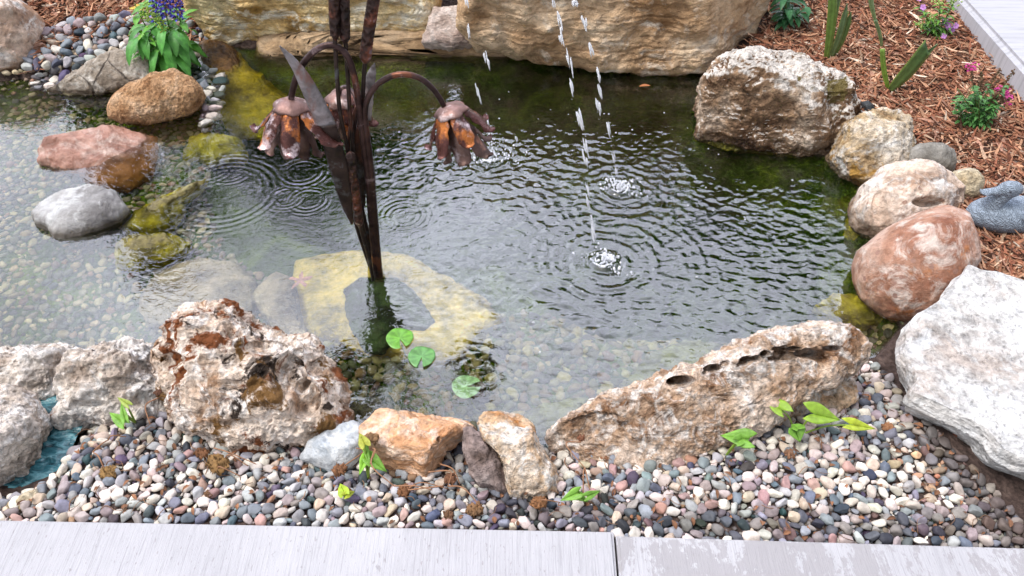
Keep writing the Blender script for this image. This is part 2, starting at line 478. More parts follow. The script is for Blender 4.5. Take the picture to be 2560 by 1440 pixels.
# ------------------------------------------------------------------ boulders
def rock(name, label, cat, outline, zb, tf, tb, mat, sub=6, seed=0, amp=0.012, fine=0.004, facet=0.0, planes=(), dents=(), p=0.62, group=None,
         strata=0.0, pw=1.0, parent=None, cen=None, lump=0.0, kind=None, yb=None, nrm=None, z0=0.0):
    """Stone of real thickness. outline: its contour as seen; zb: height of its lowest seen edge; tf/tb: thickness towards / away from the eye (m)."""
    ol = np.array(outline, float)
    cx, cy = ol.mean(0) if cen is None else cen
    lowest = ol[np.argmax(ol[:, 1])] if yb is None else np.array([cx, yb])
    if nrm is None:
        d = (P(cx, lowest[1], zb) - np.array([0, 0, H])) @ FWD
        C = PD(cx, cy, d); nv = -FWD; E1, E2 = RGT, UPV
    else:                                   # stone lying on a sloping plane: nrm = its upper side, z0 = height at its middle
        nv = np.array(nrm, float); nv /= np.linalg.norm(nv); C = P(cx, cy, z0)
        E1 = np.cross([0, 1.0, 0], nv); E1 /= np.linalg.norm(E1); E2 = np.cross(nv, E1)
    A, B = [], []
    for x_, y_ in ol:
        r_ = ray(x_, y_); t_ = ((C - np.array([0, 0, H])) @ nv) / (r_ @ nv); q_ = np.array([0, 0, H]) + t_ * r_ - C
        A.append(q_ @ E1); B.append(q_ @ E2)
    th = np.linspace(-math.pi, math.pi, 1441)
    R = np.zeros(len(th))
    n = len(A)
    for i in range(n):
        x1, y1, x2, y2 = A[i], B[i], A[(i + 1) % n], B[(i + 1) % n]
        ex, ey = x2 - x1, y2 - y1
        den = np.cos(th) * ey - np.sin(th) * ex
        with np.errstate(divide='ignore', invalid='ignore'):
            tt = (x1 * ey - y1 * ex) / den
            uu = (x1 * np.sin(th) - y1 * np.cos(th)) / den
        ok = (tt > 0) & (uu >= -1e-9) & (uu <= 1 + 1e-9)
        R = np.where(ok, np.maximum(R, tt), R)
    k = np.array([1, 2, 3, 2, 1.0]); k /= k.sum()
    Rp = np.concatenate([R[-4:-1], R, R[1:4]]); R = np.convolve(Rp, k, 'same')[3:-3]
    U, F = ico(sub)
    r = np.hypot(U[:, 0], U[:, 1]); tht = np.arctan2(U[:, 1], U[:, 0])
    Rr = np.interp(tht, th, R)
    rr = np.power(np.clip(r, 0, 1), p)
    w = np.sign(U[:, 2]) * np.abs(U[:, 2]) ** pw
    V = C + (rr * Rr * np.cos(tht))[:, None] * E1 + (rr * Rr * np.sin(tht))[:, None] * E2 + (w * np.where(w > 0, tf, tb))[:, None] * nv
    ext = np.array([np.ptp(V[:, k]) for k in range(3)]); s = float(np.median(ext))
    # natural flat faces: cut by planes, softly
    rs = np.random.default_rng(seed + 100)
    pl = [(np.array(q[0], float), q[1]) for q in planes]
    for _ in range(int(facet)):
        q = rs.normal(size=3); q /= np.linalg.norm(q)
        q = q - (q @ nv) * nv * 0.0 + nv * 0.9 * np.sign(rs.random() - 0.25)
        pl.append((q, rs.uniform(0.62, 0.88)))
    for q, fr in pl:
        q = q / np.linalg.norm(q)
        h = (V - C) @ q; hm = h.max() * fr
        wob = 0.05 * s * fbm((V - C) / s * 3 + seed, seed + 5, 3)
        ex = h - hm - wob
        V = V - np.where(ex > 0, ex * 0.93, 0)[:, None] * q
    N = vnormals(V, F)
    Q = V - C
    if lump: V = V + N * (lump * fbm(Q / s * 1.7 + seed * 3.1, seed, 2))[:, None]
    D = amp * fbm(Q / s * 4.2 + seed * 1.3, seed + 1, 4, 0.55, ridged=True) * 0.8 + amp * 0.6 * fbm(Q / s * 9 + seed, seed + 2, 3)
    if fine:
        f1, f2 = worley(Q * 38 + seed, seed + 3)
        D = D + fine * (f1 - 0.5) + fine * 1.2 * fbm(Q * 60, seed + 4, 3, 0.6, ridged=True)
    if strata:
        X_ = Q * np.array([2.2, 2.2, 1]); warp = 0.03 * fbm(Q * 5 + seed, seed + 6, 3)
        lay = (Q[:, 2] + warp) * 26
        fl = np.floor(lay); fr_ = lay - fl
        chip = vnoise(np.stack([Q[:, 0] * 7 + fl * 3.7, Q[:, 1] * 7, fl * 5.1], 1), seed + 8)
        f1, f2 = worley(np.stack([Q[:, 0] * 13, Q[:, 1] * 13, (Q[:, 2] + warp) * 30], 1), seed + 9)
        D = D + strata * (chip * 0.7 + 0.5 * sstep(0, 0.3, fr_) - 0.35 + 1.0 * (0.45 - f1))
    V = V + N * D[:, None]
    if len(dents):
        X0, Y0, _ = to_px(V); facing = (N @ nv) > -0.1
        for (px, py, rx, ry, dep) in dents:
            jit = 0.22 * fbm(Q * 30 + px, seed + 12, 2)
            q = ((X0 - px) / rx) ** 2 + ((Y0 - py) / ry) ** 2
            V = V - (np.where(facing, (1.7 if dep > 0.022 else 1.0) * dep * (1 - sstep(0.45, 1.15, q + jit)), 0))[:, None] * nv
    lo = V[:, 2].min()
    o = mesh_np(name, V, F, mat, parent=parent, origin=None if parent is not None else (C[0], C[1], max(lo, zb - 0.3)))
    if parent is None: tag(o, label, cat, group, kind)
    return o
TOP = (0, 0, 1); FRT = (0, -1, 0.12)

M_cream = rock_mat('cream_limestone', (0.44, 0.30, 0.14), (0.70, 0.55, 0.33), (0.84, 0.73, 0.52), (0.88, 0.82, 0.68), scale=5, k=1.08, aniso=(1, 1, 1.5), mott=0.65, seed=1,
                   patches=[((0.52, 0.27, 0.07), 0.60, 5, 0.08)], bump=1.2, wet=0.02, algae=ALG)
M_tan = rock_mat('tan_limestone', (0.38, 0.26, 0.165), (0.58, 0.43, 0.30), (0.70, 0.56, 0.42), (0.80, 0.70, 0.58), scale=4, aniso=(1, 1, 1.3), mott=0.55, k=1.05, seed=2, bump=1.1, wet=0.02, algae=ALG, white_t=0.64)
M_ledge = rock_mat('brown_ledge_stone', (0.28, 0.20, 0.13), (0.46, 0.34, 0.23), (0.56, 0.44, 0.32), scale=5, aniso=(1, 1, 2.0), mott=0.6, k=1.0, seed=3, wet=0.015, algae=(0.10, 0.12, 0.015), bump=0.7)
M_grey_tan = rock_mat('grey_tan_granite', (0.30, 0.20, 0.15), (0.50, 0.38, 0.31), (0.64, 0.53, 0.46), (0.78, 0.74, 0.71), scale=6, k=1.05, mott=0.7, seed=4, patches=[((0.50, 0.28, 0.16), 0.64, 5, 0.06)], pores=0.2, bump=0.7, wet=0.05, algae=ALG)
M_grey_flat = rock_mat('grey_cracked_stone', (0.20, 0.165, 0.13), (0.36, 0.31, 0.26), (0.47, 0.42, 0.37), (0.66, 0.62, 0.56), scale=5, mott=0.6, seed=5, cracks=0.8, pores=0.2, wet=0.03, algae=ALG, bump=0.8)
M_sand = rock_mat('orange_sandstone', (0.36, 0.22, 0.13), (0.55, 0.37, 0.24), (0.68, 0.50, 0.36), scale=14, mott=0.8, k=1.08, seed=6, pores=0.8, bump=1.0, wet=0.015, algae=(0.22, 0.14, 0.02))
M_red = rock_mat('red_brown_stone', (0.28, 0.15, 0.11), (0.42, 0.25, 0.20), (0.54, 0.35, 0.29), (0.62, 0.45, 0.38), scale=5, mott=0.45, seed=7, pores=0.1, bump=0.6, wet=-0.005, algae=(0.30, 0.12, 0.025), rough=0.35)
M_grey_wet = rock_mat('grey_smooth_stone', (0.22, 0.21, 0.21), (0.40, 0.39, 0.385), (0.50, 0.49, 0.48), (0.60, 0.60, 0.60), scale=5, mott=0.35, seed=8, pores=0.1, bump=0.5, wet=0.03, wetamt=0.8, algae=(0.09, 0.08, 0.05), rough=0.5, patches=[((0.40, 0.32, 0.26), 0.62, 6, 0.08)])
M_olive = rock_mat('olive_algae_rock', (0.10, 0.055, 0.025), (0.24, 0.14, 0.06), (0.36, 0.24, 0.12), scale=6, seed=9, wet=0.3, wetamt=0.3, algae=(0.62, 0.46, 0.02), bump=1.1)
M_mossy = rock_mat('yellow_moss_rock', (0.25, 0.24, 0.10), (0.45, 0.42, 0.20), (0.60, 0.56, 0.34), scale=6, seed=10, algae=(0.56, 0.48, 0.02), bump=0.9)
M_moss_dark = rock_mat('dull_moss_rock', (0.10, 0.10, 0.04), (0.2, 0.2, 0.09), (0.3, 0.3, 0.15), scale=6, seed=31, algae=(0.20, 0.22, 0.05), bump=0.9)
M_pale_sub = rock_mat('pale_sunken_rock', (0.40, 0.30, 0.26), (0.62, 0.52, 0.48), (0.80, 0.74, 0.70), (0.9, 0.88, 0.86), scale=7, k=1.02, seed=11, algae=(0.42, 0.35, 0.24), bump=1.1)
M_slab_sub = rock_mat('yellow_sunken_slab', (0.42, 0.36, 0.12), (0.60, 0.54, 0.26), (0.70, 0.66, 0.40), scale=4, mott=0.7, seed=12, algae=(0.60, 0.44, 0.08), bump=0.8)
M_rust = rock_mat('rust_stained_limestone', (0.42, 0.30, 0.22), (0.64, 0.54, 0.46), (0.80, 0.70, 0.62), (0.88, 0.82, 0.77), scale=8, k=1.15, mott=0.85, seed=13,
                  patches=[((0.22, 0.070, 0.022), 0.53, 6.0, 0.04), ((0.035, 0.022, 0.015), 0.57, 8.0, 0.04), ((0.18, 0.09, 0.025), 0.57, 11, 0.05)], bump=1.5, pores=0.9, wet=0.04, algae=ALG, contrast=1.2)
M_white = rock_mat('white_pitted_limestone', (0.42, 0.34, 0.28), (0.66, 0.59, 0.53), (0.80, 0.76, 0.72), (0.86, 0.84, 0.82), scale=7, k=1.02, seed=14,
                   patches=[((0.42, 0.24, 0.13), 0.67, 6, 0.05)], bump=1.4, pores=0.8, wet=0.02, algae=ALG)
M_white_rust = rock_mat('white_limestone_with_rust_peak', (0.42, 0.34, 0.28), (0.66, 0.59, 0.53), (0.80, 0.76, 0.72), (0.86, 0.84, 0.82), scale=7, k=1.02, seed=15,
                   patches=[((0.34, 0.14, 0.05), 0.60, 8, 0.05), ((0.05, 0.035, 0.02), 0.66, 9.0, 0.04)], bump=1.4, pores=0.8, wet=0.02, algae=ALG)
M_bluegrey = rock_mat('blue_grey_stone', (0.25, 0.27, 0.29), (0.42, 0.45, 0.48), (0.56, 0.58, 0.60), (0.75, 0.75, 0.74), scale=6, mott=0.5, k=0.95, seed=16, pores=0.1, bump=0.7)
M_orange = rock_mat('orange_brown_stone', (0.36, 0.19, 0.10), (0.58, 0.36, 0.23), (0.70, 0.48, 0.34), (0.78, 0.62, 0.50), scale=5, mott=0.7, k=1.0, seed=17, aniso=(1, 1, 2.2), pores=0.2, bump=0.9, patches=[((0.30, 0.10, 0.04), 0.66, 5, 0.05)])
M_mauve = rock_mat('mauve_slate', (0.22, 0.17, 0.15), (0.38, 0.31, 0.29), (0.50, 0.43, 0.41), scale=7, seed=18, pores=0.2, bump=0.9)
M_whor = rock_mat('white_orange_limestone', (0.50, 0.28, 0.14), (0.68, 0.52, 0.38), (0.80, 0.70, 0.60), (0.85, 0.81, 0.76), scale=10, k=1.02, seed=19, bump=1.2, pores=0.7)
M_porous = rock_mat('brown_porous_limestone', (0.28, 0.17, 0.105), (0.55, 0.41, 0.31), (0.72, 0.60, 0.51), (0.88, 0.82, 0.77), scale=10, k=1.08, mott=0.9, seed=20, bump=1.8, pores=1.2, contrast=1.15, algae=ALG, white_t=0.6)
M_slab = rock_mat('white_flat_limestone', (0.62, 0.56, 0.52), (0.78, 0.76, 0.74), (0.86, 0.85, 0.84), (0.88, 0.88, 0.88), scale=5, k=0.74, mott=0.8, seed=21,
                  patches=[((0.40, 0.36, 0.33), 0.62, 9, 0.06), ((0.34, 0.30, 0.27), 0.64, 22, 0.04)], pores=0.9, bump=1.0)
M_oval = rock_mat('pink_brown_speckled_boulder', (0.30, 0.15, 0.10), (0.46, 0.29, 0.22), (0.60, 0.45, 0.38), (0.72, 0.60, 0.53), scale=6, mott=0.5, seed=22, pores=0.15, bump=0.6,
                  patches=[((0.46, 0.17, 0.05), 0.63, 3.5, 0.08)], spots=(22, 0.26, (0.30, 0.17, 0.13)), wet=0.03, algae=ALG, rough=0.6)
M_spot = rock_mat('pink_spotted_boulder', (0.42, 0.30, 0.23), (0.64, 0.53, 0.45), (0.76, 0.68, 0.62), (0.82, 0.77, 0.73), scale=6, mott=0.7, k=0.95, seed=23, pores=0.2, bump=0.9,
                  spots=(24, 0.26, (0.32, 0.20, 0.15)), wet=0.05, algae=ALG)
M_creamst = rock_mat('cream_stone', (0.48, 0.39, 0.27), (0.64, 0.56, 0.43), (0.76, 0.70, 0.60), scale=10, seed=24, pores=0.5, bump=0.8)
M_gst = rock_mat('grey_stone', (0.20, 0.185, 0.165), (0.31, 0.295, 0.27), (0.40, 0.385, 0.36), scale=6, mott=0.5, seed=25, pores=0.4, bump=0.7, cracks=0.3)
M_gold = rock_mat('gold_stained_limestone', (0.28, 0.17, 0.08), (0.56, 0.44, 0.30), (0.72, 0.65, 0.56), (0.82, 0.79, 0.75), scale=6, seed=26,
                  patches=[((0.42, 0.24, 0.06), 0.60, 6, 0.06), ((0.07, 0.05, 0.03), 0.66, 9, 0.04)], bump=1.3, pores=0.8, wet=0.04, algae=ALG)
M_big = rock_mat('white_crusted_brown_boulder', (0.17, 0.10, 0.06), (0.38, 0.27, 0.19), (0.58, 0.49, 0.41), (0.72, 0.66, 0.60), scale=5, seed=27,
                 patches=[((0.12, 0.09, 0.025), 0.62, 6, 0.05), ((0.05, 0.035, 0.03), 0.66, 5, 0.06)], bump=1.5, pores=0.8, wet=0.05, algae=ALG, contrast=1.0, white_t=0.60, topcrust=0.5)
M_dark = rock_mat('dark_slate', (0.02, 0.022, 0.025), (0.05, 0.055, 0.06), (0.09, 0.095, 0.10), scale=8, seed=28, pores=0, bump=0.4, rough=0.5)

rock('boulder', 'large grey-tan boulder at the edge beside the red bark mulch and dark pebble pile', 'boulder',
     [(-190, -60), (-60, -110), (10, -20), (75, 40), (88, 100), (78, 150), (40, 190), (-20, 200), (-120, 200), (-210, 120)], -0.02, 0.16, 0.2, M_grey_tan, seed=1, amp=0.014, fine=0.003, lump=0.04)
rock('wall_block', 'yellow cream limestone block with rust streaks behind the copper flowers', 'stone block',
     [(430, -240), (470, 30), (500, 70), (530, 90), (640, 94), (760, 96), (950, 99), (1060, 108), (1075, 70), (1090, 20), (1090, -240)], 0.055, 0.17, 0.35, M_cream, sub=7, seed=2,
     amp=0.022, fine=0.003, planes=[(TOP, 0.85), ((0, -1, 0.02), 0.45)], p=0.32, strata=0.012, cen=(770, -60))
rock('wall_block', 'biggest tan limestone block at the back, its rounded right end above the pond', 'stone block',
     [(1152, -260), (1152, 60), (1180, 98), (1250, 112), (1320, 127), (1400, 138), (1500, 153), (1600, 166), (1700, 172), (1765, 164), (1830, 140), (1880, 112), (1925, 60), (1950, -10), (1950, -240)], 0.05, 0.22, 0.40, M_tan, sub=7, seed=3,
     amp=0.030, fine=0.003, planes=[(TOP, 0.85), ((0.0, -1, 0.05), 0.55), ((0.75, -0.9, 0), 0.72)], p=0.36, strata=0.010, cen=(1540, -50))
rock('ledge_stone', 'low brown ledge slab at the waterline under the wall blocks', 'stone slab',
     [(636, 165), (648, 92), (800, 85), (1060, 85), (1300, 100), (1750, 125), (1790, 170), (1765, 205), (1600, 196), (1400, 190), (1200, 178), (1000, 168), (800, 160), (700, 160)], -0.11, 0.09, 0.45, M_ledge, sub=7, seed=4,
     amp=0.008, fine=0.002, p=0.24, planes=[((0, -1, 0.25), 0.5)], cen=(1200, 140))
rock('stone_column', 'pale streaked stone standing in the gap between the two wall blocks', 'stone',
     [(1055, 108), (1072, 60), (1085, 24), (1160, 16), (1168, 60), (1190, 108), (1120, 118)], 0.06, 0.03, 0.12, rock_mat('pale_pink_stone', (0.34, 0.27, 0.24), (0.52, 0.44, 0.40), (0.66, 0.60, 0.57), scale=9, k=1.15, mott=0.6, seed=30, bump=0.8, aniso=(1, 1, 2)), sub=5, seed=5, amp=0.008, p=0.4, strata=0.006)
rock('stone_flake', 'thin cracked flake of tan stone wedged under the tan wall block', 'stone',
     [(1170, 84), (1215, 80), (1262, 98), (1275, 116), (1215, 112), (1175, 100)], 0.065, 0.03, 0.08, M_tan, sub=4, seed=6, amp=0.004, p=0.4)
rock('sloping_rock', 'sunken olive and rust sloping rock between the green plant and the deep water', 'rock',
     [(505, 108), (550, 104), (580, 122), (600, 160), (660, 230), (735, 310), (770, 380), (700, 420), (600, 410), (500, 370), (450, 315), (500, 250), (525, 190)], -0.23, 0.05, 0.3, M_olive, sub=6, seed=7, amp=0.02, p=0.5, cen=(600, 270), yb=400, nrm=(-0.1, -0.75, 1.0), z0=-0.13)
rock('flat_rock', 'cracked grey-brown flat rock with a pale crust below the pebble pile', 'rock',
     [(120, 228), (160, 205), (215, 165), (275, 130), (330, 122), (378, 150), (380, 205), (330, 222), (250, 245), (180, 250)], -0.03, 0.05, 0.12, M_grey_flat, seed=8, amp=0.01, fine=0.002, p=0.6)
rock('rounded_rock', 'orange-tan rounded sandstone under the drooping green leaves', 'rock',
     [(272, 275), (288, 242), (335, 215), (395, 188), (440, 176), (480, 195), (494, 232), (480, 268), (440, 298), (370, 316), (310, 310), (278, 296)], -0.02, 0.075, 0.13, M_sand, seed=9, amp=0.008, fine=0.003, p=0.66, lump=0.02, sub=7)
rock('half_sunken_rock', 'flat red-brown rock half under the water, its sunken side orange', 'rock',
     [(95, 378), (112, 350), (200, 330), (260, 318), (310, 325), (395, 355), (402, 430), (385, 480), (335, 512), (250, 492), (205, 450), (150, 435), (100, 405)], -0.15, 0.05, 0.12, M_red, seed=10, amp=0.010, fine=0.001, p=0.6,
     planes=[], nrm=(0.32, -0.34, 1.0), z0=-0.03)
rock('smooth_stone', 'smooth light grey stone with a wet dark rim, standing in the shallow water', 'stone',
     [(82, 540), (108, 508), (160, 480), (230, 466), (290, 480), (318, 520), (300, 552), (250, 580), (190, 606), (140, 608), (128, 582), (92, 566)], -0.025, 0.05, 0.14, M_grey_wet, seed=11, amp=0.004, fine=0.0008, p=0.6, planes=[((-0.1, -0.1, 1.0), 0.66)], nrm=(0.0, -0.4, 1.0), z0=0.012)
rock('sunken_rock', 'ridge of yellow-green mossy rock lying under water right of the smooth grey stone', 'rock',
     [(318, 590), (350, 545), (400, 510), (470, 478), (525, 455), (500, 500), (466, 520), (462, 575), (440, 600), (380, 610), (330, 608)], -0.13, 0.07, 0.2, M_mossy, seed=12, sub=5, amp=0.012, p=0.55, facet=2, nrm=(0.3, -0.5, 1.0), z0=-0.07)
rock('sunken_rock', 'rounded yellow-green rock under the ripple rings left of the left copper flower', 'rock',
     [(475, 440), (490, 370), (540, 355), (600, 375), (620, 430), (560, 455)], -0.22, 0.07, 0.2, M_mossy, seed=13, sub=5, amp=0.012, p=0.6, nrm=(0, -0.5, 1.0), z0=-0.12)
rock('sunken_rock', 'small bright green-topped rock under water below the mossy ridge', 'rock',
     [(285, 645), (330, 602), (425, 592), (478, 625), (445, 665), (350, 695), (298, 685)], -0.12, 0.06, 0.15, M_mossy, seed=14, sub=5, amp=0.010, p=0.6, facet=1, nrm=(0, -0.4, 1.0), z0=-0.06)
rock('sunken_rock', 'pale pinkish rock under water just behind the rust-stained boulder', 'rock',
     [(365, 780), (400, 720), (450, 685), (530, 668), (600, 680), (650, 740), (640, 800), (560, 850), (450, 860), (380, 830)], -0.13, 0.045, 0.10, M_pale_sub, seed=15, sub=5, amp=0.014, p=0.6, nrm=(0, -0.15, 1.0), z0=-0.095)
rock('sunken_rock', 'greenish pale rock under water beside the copper stem, right of the pale pinkish one', 'rock',
     [(640, 760), (690, 700), (740, 720), (760, 850), (850, 960), (840, 1030), (780, 960), (720, 880)], -0.16, 0.05, 0.15, M_pale_sub, seed=16, sub=5, amp=0.014, p=0.6, nrm=(0, -0.1, 1.0), z0=-0.1)
rock('sunken_slab', 'large flat yellow slab under water carrying the copper flower stems', 'stone slab',
     [(745, 680), (870, 655), (1020, 665), (1120, 720), (1200, 770), (1265, 830), (1200, 860), (1150, 930), (1080, 945), (1000, 925), (930, 915), (850, 880), (770, 880), (735, 800)], -0.17, 0.05, 0.2, M_slab_sub, seed=17, sub=6, amp=0.008, fine=0.001, p=0.4,
     planes=[], nrm=(0, -0.05, 1.0), z0=-0.13)
rock('boulder', 'biggest rust-stained pitted boulder standing at the front edge of the pond', 'boulder',
     [(378, 872), (400, 830), (432, 790), (480, 768), (560, 755), (600, 785), (650, 820), (720, 842), (768, 858), (772, 905), (800, 930), (835, 980), (850, 1050), (810, 1085), (740, 1118), (670, 1145), (560, 1120), (480, 1080), (432, 1046), (415, 985), (385, 930)],
     -0.01, 0.14, 0.16, M_rust, sub=8, seed=18, amp=0.028, fine=0.006, facet=3, lump=0.03, p=0.6,
     dents=[(720, 945, 45, 60, .03), (760, 1000, 40, 50, .03), (600, 1060, 50, 14, .015), (520, 800, 25, 16, .012), (660, 870, 60, 18, .02), (430, 900, 30, 20, .02)])
rock('boulder', 'white pitted boulder with a rusty knob, left of the rust-stained boulder', 'boulder',
     [(170, 905), (198, 872), (250, 853), (288, 872), (300, 850), (335, 843), (372, 870), (385, 920), (405, 970), (432, 1045), (360, 1062), (250, 1055), (170, 1060), (180, 1000), (166, 940)],
     -0.01, 0.10, 0.13, M_white_rust, sub=7, seed=19, amp=0.022, fine=0.005, facet=2, lump=0.02, p=0.6, dents=[(300, 960, 60, 18, .02), (350, 1000, 26, 26, .02), (345, 915, 22, 14, .02), (225, 1010, 50, 10, .015)])
rock('boulder', 'white boulder at the left edge with a small rust fleck, above the teal water', 'boulder',
     [(-140, 900), (-60, 882), (30, 878), (110, 866), (160, 872), (169, 915), (166, 985), (130, 1012), (60, 1005), (-20, 985), (-120, 990)],
     -0.01, 0.08, 0.12, M_white, sub=7, seed=20, amp=0.014, fine=0.004, facet=2, p=0.55)
rock('boulder', 'white boulder in the lower left corner with a dark underside', 'boulder',
     [(-130, 985), (-40, 965), (20, 975), (48, 1010), (76, 1055), (78, 1080), (64, 1130), (64, 1190), (46, 1230), (10, 1262), (-80, 1270), (-150, 1150)],
     0.0, 0.10, 0.12, M_white, sub=7, seed=21, amp=0.012, fine=0.004, p=0.55, planes=[((0.1, 0.25, 1.0), 0.62), ((0.5, -1.0, -0.1), 0.6)])
rock('stone', 'small wedge of grey-white stone in the lower left corner beside the concrete', 'stone',
     [(8, 1285), (40, 1245), (78, 1228), (98, 1245), (75, 1275), (40, 1292)], 0.06, 0.02, 0.05, M_creamst, sub=4, seed=22, amp=0.004, p=0.5)
rock('stone', 'smooth blue-grey stone with a white crust left of the orange rock', 'stone',
     [(753, 1140), (775, 1102), (828, 1066), (880, 1058), (912, 1075), (915, 1130), (890, 1165), (835, 1178), (788, 1164)], 0.03, 0.06, 0.09, M_bluegrey, seed=23, sub=5, amp=0.006, fine=0.001, p=0.66, planes=[((0.1, 0.2, 1.0), 0.75)])
rock('rock', 'orange-brown angular rock between the blue-grey stone and the mauve slate', 'rock',
     [(903, 1068), (945, 1033), (1040, 1045), (1150, 1060), (1200, 1082), (1155, 1102), (1110, 1122), (1092, 1165), (1062, 1200), (1010, 1218), (945, 1175), (925, 1125)], 0.02, 0.08, 0.12, M_orange, seed=24, amp=0.010, fine=0.002, p=0.5,
     planes=[((-0.05, 0.1, 1.0), 0.60), ((-0.3, -1, 0.1), 0.6), ((0.7, -0.6, 0.1), 0.6)], strata=0.003, cen=(1030, 1110), sub=7)
rock('slate_wedge', 'mauve-grey pointed slate wedge leaning against the white and orange rock', 'stone',
     [(1162, 1075), (1178, 1072), (1205, 1092), (1240, 1135), (1264, 1200), (1272, 1250), (1210, 1245), (1182, 1190), (1160, 1115)], 0.05, 0.035, 0.05, M_mauve, seed=25, sub=5, amp=0.006, p=0.5, facet=2)
rock('rock', 'upright white and orange rock between the slate wedge and the long porous rock', 'rock',
     [(1196, 1052), (1210, 1033), (1255, 1037), (1292, 1035), (1326, 1062), (1345, 1112), (1388, 1178), (1396, 1228), (1340, 1252), (1272, 1250), (1255, 1150), (1242, 1112), (1206, 1088)], 0.03, 0.06, 0.09, M_whor, seed=26, amp=0.007, fine=0.003, p=0.5,
     planes=[((0, 0.35, 1.0), 0.7)], cen=(1290, 1140))
rock('porous_rock', 'long brown porous rock with a row of dark holes at the front right shore', 'rock',
     [(1363, 1105), (1400, 1060), (1450, 1030), (1500, 990), (1600, 962), (1660, 940), (1700, 912), (1752, 914), (1790, 880), (1850, 858), (1920, 838), (2000, 826), (2110, 828), (2155, 850), (2162, 885), (2130, 925), (2090, 955), (2040, 985), (1985, 1030), (1955, 1065), (1900, 1092), (1800, 1122), (1700, 1172), (1600, 1192), (1500, 1178), (1440, 1150), (1370, 1135)],
     0.01, 0.065, 0.13, M_porous, sub=8, seed=27, amp=0.016, fine=0.006, p=0.5, lump=0.02, cen=(1740, 1010), facet=1,
     dents=[(1705, 955, 36, 15, .05), (1785, 922, 26, 12, .035), (1815, 910, 14, 8, .02), (1868, 903, 19, 13, .04), (1893, 897, 11, 9, .03), (1913, 885, 12, 10, .03), (1960, 888, 25, 22, .04), (2030, 885, 42, 14, .04), (2085, 872, 28, 8, .025), (1840, 1060, 12, 5, .01), (1710, 1052, 10, 5, .01), (2010, 960, 60, 9, .012), (1765, 932, 9, 7, .024), (1800, 925, 7, 5, .023), (1850, 912, 7, 6, .023), (1930, 898, 10, 8, .023), (1985, 872, 12, 7, .023), (2055, 898, 22, 8, .023), (1940, 872, 9, 5, .018), (1690, 966, 14, 7, .023), (1655, 1010, 8, 4, .012), (1560, 1060, 12, 5, .012), (1890, 1010, 14, 5, .012)])
rock('shelf_rock', 'pale low tongue of rock at the right foot of the long porous rock', 'rock',
     [(1930, 1010), (2000, 960), (2080, 940), (2135, 950), (2142, 1000), (2100, 1025), (2000, 1040), (1950, 1050)], 0.05, 0.015, 0.05, M_whor, seed=28, sub=5, amp=0.006, fine=0.003, p=0.5)
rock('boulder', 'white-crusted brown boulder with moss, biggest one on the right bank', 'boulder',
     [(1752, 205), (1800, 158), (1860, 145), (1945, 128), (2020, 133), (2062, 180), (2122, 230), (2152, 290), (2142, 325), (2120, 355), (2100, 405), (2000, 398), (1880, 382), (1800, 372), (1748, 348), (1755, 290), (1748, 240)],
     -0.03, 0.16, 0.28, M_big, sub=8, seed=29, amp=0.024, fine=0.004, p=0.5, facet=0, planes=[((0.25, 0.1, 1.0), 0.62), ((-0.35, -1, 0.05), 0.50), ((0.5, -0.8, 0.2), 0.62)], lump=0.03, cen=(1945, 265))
rock('rock', 'gold-stained cream rock between the big white-crusted boulder and the spotted one', 'rock',
     [(2092, 388), (2122, 310), (2160, 290), (2215, 268), (2268, 288), (2298, 348), (2290, 400), (2262, 440), (2200, 460), (2175, 482), (2112, 436)],
     -0.02, 0.10, 0.18, M_gold, sub=7, seed=30, amp=0.016, fine=0.004, p=0.55, facet=2, planes=[((0.1, 0.1, 1), 0.7)])
rock('rock', 'rounded dark grey rock with a black dot behind the spotted boulder', 'rock',
     [(2262, 405), (2272, 375), (2300, 360), (2340, 358), (2372, 378), (2384, 410), (2372, 440), (2320, 440)], 0.06, 0.07, 0.10, M_gst, sub=5, seed=31, amp=0.004, fine=0.001, p=0.7)
rock('rock', 'small round cream stone between the spotted boulder and the duck', 'stone',
     [(2372, 440), (2400, 425), (2428, 422), (2446, 442), (2446, 478), (2430, 500), (2398, 512), (2375, 500)], 0.05, 0.06, 0.08, M_creamst, sub=5, seed=32, amp=0.004, fine=0.002, p=0.68)
rock('boulder', 'pink-white boulder with brown spots above the brown oval boulder', 'boulder',
     [(2146, 525), (2178, 470), (2222, 430), (2285, 402), (2312, 405), (2352, 432), (2396, 468), (2396, 515), (2370, 560), (2300, 600), (2240, 600), (2175, 604), (2150, 565)],
     -0.03, 0.12, 0.16, M_spot, sub=7, seed=33, amp=0.010, fine=0.002, p=0.58, lump=0.03, dents=[(2320, 505, 40, 12, .025), (2200, 520, 20, 40, .012)])
rock('boulder', 'large smooth pink-brown oval boulder with dark spots beside the white slab', 'boulder',
     [(2147, 665), (2162, 622), (2225, 572), (2300, 530), (2360, 514), (2402, 530), (2425, 590), (2432, 650), (2395, 710), (2330, 780), (2265, 815), (2200, 795), (2160, 748), (2146, 705)],
     -0.03, 0.14, 0.16, M_oval, sub=7, seed=34, amp=0.002, fine=0.0004, p=0.72, lump=0.008)
rock('sunken_rock', 'yellow-green rock under water in front of the oval boulder', 'rock',
     [(2035, 780), (2080, 752), (2150, 755), (2210, 790), (2225, 830), (2150, 835), (2080, 815)], -0.10, 0.05, 0.15, M_mossy, sub=5, seed=35, amp=0.012, p=0.6, nrm=(0, -0.3, 1.0), z0=-0.07)
rock('sunken_rock', 'dark yellow rock under water against the spotted boulder', 'rock',
     [(2110, 570), (2140, 555), (2180, 600), (2175, 680), (2130, 680), (2105, 630)], -0.16, 0.06, 0.15, M_mossy, sub=5, seed=36, amp=0.012, p=0.6, nrm=(0, -0.3, 1.0), z0=-0.12)
